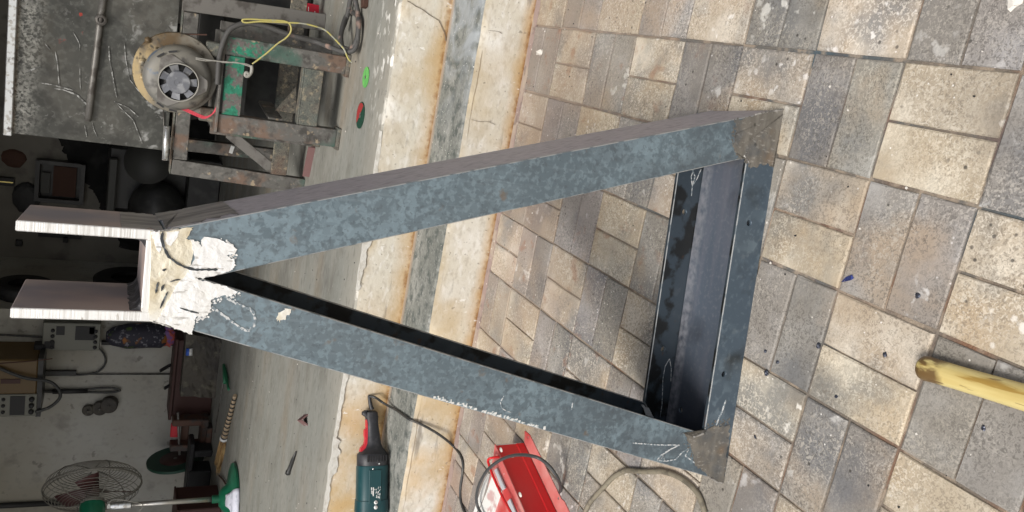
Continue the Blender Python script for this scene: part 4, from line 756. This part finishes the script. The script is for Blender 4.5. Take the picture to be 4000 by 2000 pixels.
sc_m = mat('scratch_mark', (.42, .42, .40), .5, .3, layers=[D(c=(.12, .12, .11), s=60, d=4, lo=.46, hi=.56)])
for k, (pl, w) in enumerate((([(-0.440, 3.746, 1.368), (-0.441, 3.746, 1.332), (-0.453, 3.746, 1.286), (-0.493, 3.746, 1.242)], .004), ([(-0.426, 3.746, 1.411), (-0.426, 3.746, 1.377), (-0.431, 3.746, 1.341), (-0.437, 3.746, 1.300)], .004), ([(-0.294, 3.746, 1.370), (-0.342, 3.746, 1.359), (-0.392, 3.746, 1.354), (-0.427, 3.746, 1.349)], .0025), ([(-0.394, 3.746, 1.465), (-0.376, 3.746, 1.441), (-0.360, 3.746, 1.416)], .004), ([(-0.209, 3.746, 1.312), (-0.231, 3.746, 1.298), (-0.254, 3.746, 1.286), (-0.279, 3.746, 1.286)], .0022), ([(-0.241, 3.746, 1.183), (-0.301, 3.746, 1.176), (-0.361, 3.746, 1.161), (-0.441, 3.746, 1.142)], .004), ([(-0.458, 3.746, 1.150), (-0.490, 3.746, 1.115), (-0.527, 3.746, 1.073), (-0.620, 3.746, 1.032)], .0022), ([(-0.463, 3.746, 1.145), (-0.477, 3.746, 1.096), (-0.509, 3.746, 1.055)], .003), ([(-0.573, 3.746, 1.251), (-0.604, 3.746, 1.244), (-0.620, 3.746, 1.241)], .0016), ([(-0.559, 3.746, 1.224), (-0.590, 3.746, 1.215), (-0.615, 3.746, 1.202)], .0018), ([(-0.271, 3.746, 1.406), (-0.281, 3.746, 1.397), (-0.292, 3.746, 1.388)], .003), ([(-0.344, 3.746, 1.281), (-0.390, 3.746, 1.278), (-0.430, 3.746, 1.274)], .0016), ([(-0.216, 3.746, 1.128), (-0.281, 3.746, 1.119), (-0.361, 3.746, 1.099), (-0.407, 3.746, 1.058)], .002))):
    MB(sc_m).prism([W2(bn, (x, 3.7455, z)) for x, z in ribbon(dens([(p[0], p[2]) for p in pl], .006), w*.6, 0, rr)], (0, .001, 0)).build('scratch', bn)
MB(bright_m).tube([(-0.518, 3.640, 0.948), (-0.661, 3.640, 0.944)], .013, 12, 1).build('round_stub'); tag(bpy.data.objects['round_stub'], 'short bright round steel bar resting against the bench rail below the panel', 'steel bar')
tag(MB(white_m).box((-0.630, 3.920, 0.649), (.035, .004, .016), Matrix.Rotation(.2, 3, 'Y')).build('paper_tag'), 'small white and blue paper tag hanging under the rusty bench', 'tag')
t = thing('small_carton', 'small red carton with white print lying under the bench near the coiled cable', 'carton', (0.038, 3.830, 0.356), R(24))
zc = .0
ct = MB(redcart_m, greycart_m); ct.box((0, 0, .042), (.075, .05, .084)); bmesh.ops.recalc_face_normals(ct.bm, faces=ct.bm.faces)
for f in ct.bm.faces: f.material_index = 1 if (f.normal.z > .5 or f.normal.x < -.5) else 0
ct.build('box', t)
q = MB(white_m)
for k, (x, z, w, h) in enumerate(((-.024, .066, .022, .004), (-.024, .058, .014, .003), (.0, .045, .020, .003), (-.024, .016, .03, .004), (-.024, .024, .012, .003), (.014, .064, .008, .010))): q.prism([(x, -.0252, z), (x+w, -.0252, z), (x+w, -.0252, z+h), (x, -.0252, z+h)], (0, .0004, 0))
q.build('print', t)
tag(MB(rust_m).box((0.113, 3.013, 0.366), (.05, .03, .02), Matrix.Rotation(.3, 3, 'Z'), .002).build('rusty_block'), 'small brown block on the floor above the cable coil at the picture edge', 'block')

# ================================================================ pedestal fan
fan = thing('pedestal_fan', 'green pedestal fan with wire cage and chrome pole standing at the left of the workshop', 'fan', (-2.80, 4.45, ZF))
MB(fangreen_m).lathe([(.19, 0), (.205, .004), (.205, .016), (.19, .022), (.12, .030), (.085, .045), (.065, .07), (.045, .085), (.022, .09), (.001, .09)], Matrix(), 40).build('base', fan, sharp=50)
MB(fangreen_m).lathe([(.024, .088), (.024, .125), (.018, .128), (.018, .088)], Matrix(), 20).build('collar', fan, sharp=40)
MB(pole_m).tube([(0, 0, .11), (0, 0, .62)], .0145, 16, 1).build('pole', fan); MB(bright_m).lathe([(.018, .56), (.021, .562), (.021, .66), (.016, .67), (.016, .56)], Matrix(), 20).build('sleeve', fan, sharp=40)
MB(white_m).box((.012, -.004, .675), (.03, .03, .015)).build('tilt_joint', fan)
A = Vector((.60, .80, .03)).normalized(); HC = Vector((0, 0, .755)); AM = axis(A, HC)
MB(fangreen_m).lathe([(.001, -.16), (.055, -.155), (.062, -.14), (.065, .0), (.062, .02), (.001, .02)], AM, 32).build('motor_housing', fan, sharp=45)
MB(wireg_m).lathe([(.055, .022), (.06, .022), (.06, .04), (.02, .045), (.02, .022)], AM, 24).build('cage_mount', fan)
def cage_ring(r, h, t=.0021): return [AM @ Vector((r*math.cos(a), r*math.sin(a), h)) for a in [2*math.pi*k/40 for k in range(40)]], t
q = MB(cage_m); zc_ = .120
def prof(r, s_): x = r/.25; return zc_ + s_*(.092*math.sqrt(max(0, 1-x**2.6))+.008)
for s_ in (-1, 1):
    for k in range(13):
        r = .055+.195*k/12; P_, t_ = cage_ring(r, prof(r, s_)); q.tube(P_, t_, 4, 1, closed=True)
    for k in range(6):
        a = 2*math.pi*k/6+.3; q.tube([AM @ Vector((r*math.cos(a), r*math.sin(a), prof(r, s_)+s_*.002)) for r in (.03, .08, .13, .18, .22, .245, .252)], .003, 5, 2)
q.build('cage', fan)
q = MB(cage_m); P_, t_ = cage_ring(.252, zc_, .0035); q.tube(P_, t_, 6, 1, closed=True); q.build('cage_rim', fan)
for k in range(3):
    a0 = 2*math.pi*k/3+.9; qb = MB(blade_m); G = [[AM @ Vector((r*math.cos(a0+d*(1.1-.5*r/.22)), r*math.sin(a0+d*(1.1-.5*r/.22)), zc_-.02+.045*d)) for d in (-.5, -.2, .1, .4)] for r in (.03, .09, .15, .21)]
    V = [[qb.bm.verts.new(p) for p in g] for g in G]
    for i in range(3):
        for j in range(3): qb.face((V[i][j], V[i+1][j], V[i+1][j+1], V[i][j+1]), True)
    ob = qb.build('blade', fan); md = ob.modifiers.new('thick', 'SOLIDIFY'); md.thickness = .002
MB(blade_m).lathe([(.001, .05), (.035, .05), (.03, .16), (.001, .165)], AM, 20).build('hub', fan)
MB(wireg_m).tube([AM @ Vector((.06, .03, -.08)), AM @ Vector((.05, -.05, -.02)), Vector((.07, -.05, .66)), Vector((.06, -.07, .55)), Vector((.02, -.05, .50)), Vector((-.05, -.05, .55))], .003, 6, 6).build('mains_lead', fan)
t = MB(paper_m); bm = t.bm; pc_ = Vector((-2.637, 4.213, 0.400))
G = [[bm.verts.new(Vector((-2.80, 4.45, ZF))+Vector((math.cos(th)*r, math.sin(th)*r, z+.003+.004*noise.noise((th*7, z*90, 1))))) for th in [R(-88)+R(44)*k/7 for k in range(8)]] for r, z in ((.085, .058), (.12, .040), (.16, .034), (.195, .030), (.212, .016), (.214, .0))]
for i in range(5):
    for j in range(7): t.face((G[i][j], G[i][j+1], G[i+1][j+1], G[i+1][j]), True)
pp = t.build('paper_sheet'); md = pp.modifiers.new('thick', 'SOLIDIFY'); md.thickness = .001
tag(pp, 'crumpled white paper lying over the green fan base', 'paper')

# ================================================================ broom
bA, bB = Vector((-2.268, 4.736, 0.372)), Vector((-2.667, 4.956, 0.385)); bd = (bB-bA).normalized()
br = thing('hand_broom', 'short straw broom with striped wound handle lying on the workshop floor', 'broom', bA, math.atan2(bd.y, bd.x)); Lh = (bB-bA).length
q = MB(grip_m, band_m)
for k in range(11):
    x0, x1 = Lh*k/11, Lh*(k+1)/11; r0, r1 = .012+.010*k/11, .012+.010*(k+1)/11; xm = x0+(x1-x0)*.68
    q.m(0).tube([(x0, 0, .0), (xm, 0, .0)], [r0, r1], 10, 1); q.m(1).tube([(xm, 0, 0), (x1, 0, 0)], r1+.0012, 10, 1)
q.build('handle', br); MB(white_m).lathe([(.001, 0), (.026, 0), (.027, .02), (.001, .02)], axis((1, 0, 0), (Lh, 0, 0)), 14).build('collar', br)
q = MB(straw_m); r_ = random.Random(4)
for k in range(260):
    a = r_.random()*6.283; rr_ = math.sqrt(r_.random()); y, z = rr_*math.cos(a), rr_*math.sin(a); Ls = .26+.09*r_.random()
    q.tube([(Lh+.01, y*.02, z*.018), (Lh+.12, y*.05, max(-.022, z*.026-.004)), (Lh+.02+Ls, y*.062+r_.uniform(-.008, .008), max(-.026, z*.02-.008)+r_.uniform(0, .006))], [.0022, .002, .0009], 3, 2, caps=False)
q.build('bristles', br)

# ================================================================ things along the grey back wall (left)
def at_wall(name, label, cat, y=YB1, group=None): return thing(name, label, cat, (0, y, 0), 0, group)
t = thing('steel_block', 'large dark pitted steel block on the floor against the grey wall', 'steel block', (-2.50, 5.74, ZF))
q = MB(iron_m); bm = q.bm; G = []
for i in range(15):
    row = []
    for j in range(11): 
        x, z = -.23+.46*i/14, .235*j/10; d = .018*max(0, noise.noise((x*28, z*28, 3))-.1)+.006*noise.noise((x*60, z*60, 1)) if z < .17 else 0
        row.append(bm.verts.new((x+.03*(z/.235), -.09-d*1.6+.10*z, z)))
    G.append(row)
for i in range(14):
    for j in range(10): q.face((G[i][j], G[i+1][j], G[i+1][j+1], G[i][j+1]))
q.build('pitted_face', t); MB(iron_m).box((.01, .05, .117), (.47, .22, .233), bev=.006).build('body', t)
tag(MB(blue_m).lathe([(.001, 0), (.016, 0), (.016, .05), (.001, .05)], axis((1, .2, 0), (-2.396, 5.660, 0.567)), 14).build('blue_cap'), 'small blue and white tin lying on top of the pitted steel block', 'tin')
MB(white_m).lathe([(.001, 0), (.0168, 0), (.0168, .05), (.001, .05)], axis((1, .2, 0)), 14).build('white_band', bpy.data.objects['blue_cap'], Vector((-2.396, 5.660, 0.567))+Vector((0, 0, -.012)))
t = thing('cabinet', 'low maroon wooden chest along the grey wall behind the pitted steel block', 'chest', (-2.70, 5.90, ZF)); MB(maroon_m).box((.06, .0, .135), (.60, .20, .27), bev=.004).build('body', t); MB(maroon_m).box((.06, -.01, .28), (.63, .23, .02), bev=.003).build('lid', t)
t = thing('bench_vise', 'old brown bench vise standing on the floor beside the maroon chest', 'vise', (-3.02, 5.70, ZF))
for c_, d_ in (((0, .06, .17), (.22, .06, .05)), ((-.10, 0, .16), (.05, .10, .22)), ((.10, 0, .16), (.05, .10, .22)), ((0, 0, .05), (.26, .14, .05)), ((0, -.05, .02), (.16, .10, .04))): MB(vise_m).box(c_, d_, bev=.006).build('jaw' if d_[0] < .06 else 'frame', t)
MB(dull_m).tube([(-.16, -.03, .20), (.18, -.03, .24)], .009, 8, 1).build('screw_bar', t); MB(redpl_m).box((0, .05, .24), (.10, .05, .06), bev=.005).build('red_block', t)
t = thing('floor_rod', 'thin dark steel rod lying on the floor parallel to the grey wall', 'rod', (-2.349, 5.325, 0.358)); a_ = Vector((-2.344, 5.311, 0.360)); e_ = Vector((-2.901, 5.461, 0.360)); MB(dull_m).tube([(0, 0, 0), tuple(e_-a_)], .004, 6, 1).build('rod', t)
t = thing('hand_tool', 'green handled hand tool lying on the floor below the pitted steel block', 'hand tool', (-2.304, 5.160, 0.372)); a_ = Vector((-2.317, 5.316, 0.372)); e_ = Vector((-2.352, 5.000, 0.372)); o_ = Vector((-2.304, 5.160, 0.372))
MB(tgreen_m).tube([a_-o_, (a_+e_)/2-o_, e_-o_], [.010, .013, .008], 8, 4).build('handle', t); MB(tgreen_m).tube([a_-o_, (a_+e_)/2-o_+Vector((-.06, .03, 0))], .010, 8, 1).build('handle', t)
t = thing('grinding_wheel', 'large dark green grinding wheel leaning on the grey wall', 'grinding wheel', Vector((-3.292, 5.800, 0.567)), 0)
GM = axis((1, .05, .16)); MB(dgreen_m).lathe([(.001, -.01), (.20, -.01), (.20, .01), (.001, .01)], GM, 40).build('disc', t, sharp=40); MB(maroon_m).lathe([(.012, .0102), (.11, .0102), (.11, .0115), (.012, .0115)], GM, 30).build('paper_label', t); MB(dull_m).lathe([(.001, .011), (.014, .011), (.014, .0125), (.001, .0125)], GM, 14).build('centre_hole', t)
t = thing('cutoff_base', 'black cast machine base standing on the floor in front of the green grinding wheel', 'machine base', (-3.30, 5.55, ZF))
for c_, d_ in (((0, 0, .14), (.62, .16, .035)), ((-.24, 0, .065), (.06, .16, .13)), ((.22, 0, .065), (.05, .14, .13)), ((.02, -.02, .075), (.16, .16, .15))): MB(black_m).box(c_, d_, bev=.008).build('plate' if d_[0] > .3 else 'foot', t)
MB(black_m).tube([(-.05, -.09, .08), (-.05, .08, .08)], .06, 18, 1).build('motor', t)
t = thing('maroon_box', 'maroon steel box on the floor behind the fan pole', 'box', (-3.36, 4.98, ZF)); MB(maroon_m).box((0, 0, .13), (.50, .28, .26), bev=.006).build('body', t); MB(maroon_m).box((0, -.0, .265), (.51, .29, .012), bev=.003).build('lid', t)
tag(MB(rust_m).tube([(-2.987, 5.025, 0.366), (-2.914, 4.846, 0.366), (-2.857, 4.668, 0.366)], .006, 6, 4).build('twisted_bar'), 'short rusty twisted bar lying on the floor behind the fan base', 'bar')
# wall-mounted things
yw = YB1
t = thing('welding_machine', 'orange and grey welding machine with dark dials on a wall bracket at the top left', 'welding machine', (-2.68, yw, 1.46))
MB(orange_m).box((.06, -.17, .16), (.34, .32, .28), bev=.008).build('case', t); MB(grey_m).box((-.09, -.335, .135), (.16, .012, .24), bev=.003).build('control_panel', t); MB(black_m).box((-.09, -.343, .125), (.135, .006, .085)).build('display', t)
for dx in (-.045, 0, .045):
    MB(black_m).lathe([(.001, 0), (.017, 0), (.014, .02), (.001, .02)], axis((0, -1, 0), (-.09+dx, -.341, .045)), 14).build('dial', t); MB(black_m).lathe([(.001, 0), (.012, 0), (.010, .01), (.001, .01)], axis((0, -1, 0), (-.09+dx, -.341, .205)), 12).build('dial', t)
MB(maroon_m).box((.08, -.333, .17), (.03, .006, .11)).build('stripe', t); MB(dark_m).box((.03, -.16, .005), (.42, .34, .03)).build('bracket', t); MB(dark_m).box((.0, -.02, -.10), (.035, .03, .20)).build('bracket_leg', t)
MB(cable_m).tube([(.20, -.34, .28), (.12, -.36, .10), (.08, -.35, -.06), (-.02, -.34, -.12), (-.10, -.34, -.07), (-.14, -.34, .02)], .011, 8, 6).build('lead', t)
MB(rust_m).tube([(.20, -.33, .30), (.22, -.33, .08), (.24, -.33, -.06)], .004, 6, 4).build('thin_lead', t)
t = thing('welding_holder', 'black welding torch with looped cable hanging on the wall below the orange machine', 'welding torch', (-2.82, yw-.02, 1.50))
MB(cable_m).tube([(0, 0, .06), (.0, 0, -.12)], .012, 8, 1).build('cable', t); MB(black_m).tube([(0, -.005, -.10), (-.0, -.005, -.32)], [.019, .022, .017], 10, 4).build('holder', t); MB(cable_m).tube([(.01, 0, -.30), (.02, 0, -.40), (.02, 0, -.48), (.0, 0, -.53), (-.015, 0, -.46), (-.012, 0, -.36), (-.01, 0, -.30)], .008, 8, 6).build('cable_loop', t)
t = thing('control_unit', 'grey electrical control box with round knobs on the wall behind the frame fork', 'control box', (-2.36, yw, 1.13))
MB(grey_m).box((0, -.07, .17), (.20, .14, .35), bev=.005).build('case', t)
for (x, z, w, h) in ((.03, .09, .10, .12), (.045, .24, .06, .05), (.05, .05, .05, .03), (-.06, .30, .05, .06)): MB(black_m).box((x, -.143, z), (w, .006, h)).build('window', t)
for x in (-.075, -.035, .005, .045):
    for z in (.025, .285): MB(black_m).lathe([(.001, 0), (.013, 0), (.011, .012), (.001, .012)], axis((0, -1, 0), (x, -.141, z)), 12).build('knob', t)
MB(black_m).box((-.08, -.12, .36), (.05, .08, .06), bev=.004).build('plug', t)
t = thing('hanging_bag', 'dark patterned cloth bag hanging on the wall below the control box', 'bag', (-2.37, yw, 1.09))
q = MB(pouch_m); q.rings([[Vector((rx*math.cos(a)*(1+.4*noise.noise((math.cos(a)*2, z*14, 0))), -.08+ry*math.sin(a), z)) for a in [2*math.pi*k/20 for k in range(20)]] for rx, ry, z in ((.03, .03, 0), (.07, .06, -.04), (.095, .085, -.14), (.10, .09, -.26), (.085, .08, -.36), (.05, .05, -.41))]); q.build('bag', t)
t = thing('red_cloth', 'crumpled red and violet rag tucked beside the frame below the hanging bag', 'rag', (-2.36, yw-.1, .69)); q = MB(rag_m); bm = q.bm; bmesh.ops.create_icosphere(bm, subdivisions=3, radius=1)
for v in bm.verts: n = noise.noise(v.co*2.2); v.co = Vector((v.co.x*.075*(1+.4*n), v.co.y*.04, v.co.z*.055*(1+.5*n)))
q.build('rag', t)
tag(MB(black_m).box((-2.445, yw-.025, .865), (.022, .04, .50)).build('wall_bar'), 'black vertical bar on the wall just left of the hanging bag', 'bar')
tag(MB(cable_m).tube([(-2.40, yw-.02, 1.75), (-2.415, yw-.02, 1.45), (-2.44, yw-.02, 1.25), (-2.50, yw-.02, 1.12), (-2.60, yw-.02, 1.08), (-2.68, yw-.02, 1.14), (-2.70, yw-.02, 1.30)], .007, 6, 6).build('wall_cable'), 'black cable looping on the wall from the control box to the orange machine', 'cable')
tag(MB(cable_m).tube([(-2.695, yw-.012, 1.36), (-2.695, yw-.012, .62)], .0055, 6, 1).build('vertical_cable'), 'thin straight black cable running down the wall below the orange machine', 'cable')
tag(MB(black_m).tube([(-3.70, yw-.02, 2.2), (-3.72, yw-.02, 1.16)], .020, 8, 1).build('wall_conduit'), 'thick black conduit running down the wall behind the fan cage', 'conduit')
tag(MB(dark_m).box((-2.62, yw-.03, 1.76), (.10, .05, .12), bev=.01).build('dark_bag'), 'dark red bundle on the wall at the upper picture edge above the orange machine', 'bundle')
for k, (x, z, r, l) in enumerate(((-2.975, 1.165, .040, 'small grinding wheel hung on the wall, uppermost of the three'), (-2.955, 1.09, .050, 'middle grinding wheel of the three hung on the wall'), (-2.925, 1.03, .056, 'largest and lowest grinding wheel hung on the wall'))):
    t = thing('hung_wheel', l, 'grinding wheel', (x, yw, z), 0, 'wheels hung on the wall'); MB(iron_m).lathe([(.001, 0), (r, 0), (r*1.02, .03+.02*k), (r*.9, .036+.02*k), (.001, .036+.02*k)], axis((.12, -1, .1)), 24).build('wheel', t, sharp=40); MB(dull_m).lathe([(.001, 0), (.006, 0), (.006, .05+.02*k), (.001, .05+.02*k)], axis((.12, -1, .1)), 8).build('peg', t)
for x, z, l in ((-2.60, .70, 'upper black hook standing out from the top of the maroon chest'), (-2.74, .66, 'lower black hook standing out from the top of the maroon chest')): tag(MB(black_m).bar((x, yw-.06, z-.05), (x-.03, yw-.10, z+.02), .03, .014).build('hook'), l, 'hook', 'hooks on the chest')

# ================================================================ dark rear wall and its things (right)
for k, (x, y, z, r, l) in enumerate(((-2.18, 6.55, .93, .27, 'large black round tyre hung on the side return of the wall, lower one'), (-2.18, 6.3, 1.62, .19, 'black round tyre hung on the side return of the wall, upper one'))):
    t = thing('tyre', l, 'tyre', (x, y, z), 0, 'tyres on the return wall'); MB(black_m).lathe([(r*.55, -.03), (r*.9, -.04), (r, -.02), (r, .04), (r*.9, .06), (r*.55, .05)], axis((1, 0, 0)), 32, caps=False).build('tread', t); MB(black_m).lathe([(.001, .0), (r*.56, .0), (r*.56, .02), (.001, .02)], axis((1, 0, 0)), 24).build('rim', t)
yr = YB2
t = thing('switch_box', 'open black switch box with brown panel on the dark rear wall', 'switch box', (-1.56, yr, 1.48))
for c_, d_ in (((0, -.05, .155), (.32, .10, .03)), ((0, -.05, -.155), (.32, .10, .03)), ((-.15, -.05, 0), (.03, .10, .28)), ((.15, -.05, 0), (.03, .10, .28)), ((0, -.005, 0), (.30, .01, .30))): MB(dark_m).box(c_, d_).build('frame_side', t)
MB(rust_m).box((0, -.03, -.03), (.24, .03, .16)).build('inner_panel', t); MB(gray_pipe_m).box((-.02, -.04, .10), (.16, .02, .06)).build('breaker', t)
t = thing('brass_meter', 'narrow black meter with a brass line above the switch box', 'meter', (-1.60, yr, 1.86)); MB(black_m).box((0, -.03, 0), (.06, .06, .14)).build('case', t); MB(brass_m).box((.0, -.062, -.0), (.008, .004, .13)).build('strip', t)
t = thing('oil_mark', 'dark brown hanging leather pouch on the rear wall above the steel panel end', 'pouch', (-1.42, yr, 1.80)); q = MB(rust_m); bm = q.bm; bmesh.ops.create_icosphere(bm, subdivisions=2, radius=1)
for v in bm.verts: v.co = Vector((v.co.x*.075*(1+.3*noise.noise(v.co*2)), v.co.y*.03, v.co.z*.085*(1+.3*noise.noise(v.co*3))))
q.build('pouch', t)
t = thing('black_bundle', 'black bundle of cloth on the wall left of the switch box', 'bundle', (-1.72, yr-.02, 1.70)); q = MB(black_m); bm = q.bm; bmesh.ops.create_icosphere(bm, subdivisions=2, radius=1)
for v in bm.verts: v.co = Vector((v.co.x*.13*(1+.3*noise.noise(v.co*2)), v.co.y*.03, v.co.z*.10*(1+.3*noise.noise(v.co*3))))
q.build('cloth', t)
t = thing('wall_bracket', 'small black wall bracket on the rear wall between the fork prongs', 'bracket', (-2.00, yr, 1.46)); MB(black_m).box((0, -.03, 0), (.035, .06, .30)).build('arm', t); MB(black_m).box((-.03, -.03, -.04), (.05, .06, .035)).build('peg', t)
tag(MB(dark_m).box((-2.09, yr-.02, 1.74), (.05, .04, .045), bev=.004).build('wall_socket'), 'small dark socket on the rear wall above the bracket', 'socket')
t = thing('press_machine', 'dark machine with a large black dished disc on the floor by the rear wall', 'machine', (-1.62, 6.75, ZF))
MB(dark_m).box((.1, .1, .12), (.7, .5, .24), bev=.01).build('base', t); MB(dark_m).box((.2, .2, .50), (.5, .3, .6), bev=.02).build('body', t)
MB(dark_m).lathe([(.001, .09), (.05, .085), (.14, .045), (.20, .012), (.205, 0), (.205, -.02), (.001, -.02)], axis((.1, -1, .1), (.03, -.10, .44)), 48).build('dished_disc', t)
MB(gray_pipe_m).box((.15, -.02, .76), (.44, .06, .06), bev=.008).build('cross_beam', t); MB(gray_pipe_m).lathe([(.001, 0), (.16, 0), (.17, .05), (.001, .06)], axis((.3, -1, .2), (.38, -.1, .52)), 30).build('pulley', t)
for sx, c_ in ((.62, 'left'), (.95, 'right')): MB(rusty_m).box((sx, -.5, .3), (.05, .05, .6)).build('post', t)

# ---- haze of sub-pixel clutter: weld spatter on the workshop floor
sp = MB(stone_m, black_m); r_ = random.Random(21)
for k in range(160):
    x, y = r_.uniform(-2.4, .2), r_.uniform(2.66, 4.6); r = r_.uniform(.0012, .0035); sp.m(r_.random() < .6)
    sp.prism([(x+r*math.cos(q_*1.26), y+r*math.sin(q_*1.26), ZF-.0002) for q_ in range(5)], (0, 0, .0014))
struct(sp.build('floor_grit'), 'stuff')
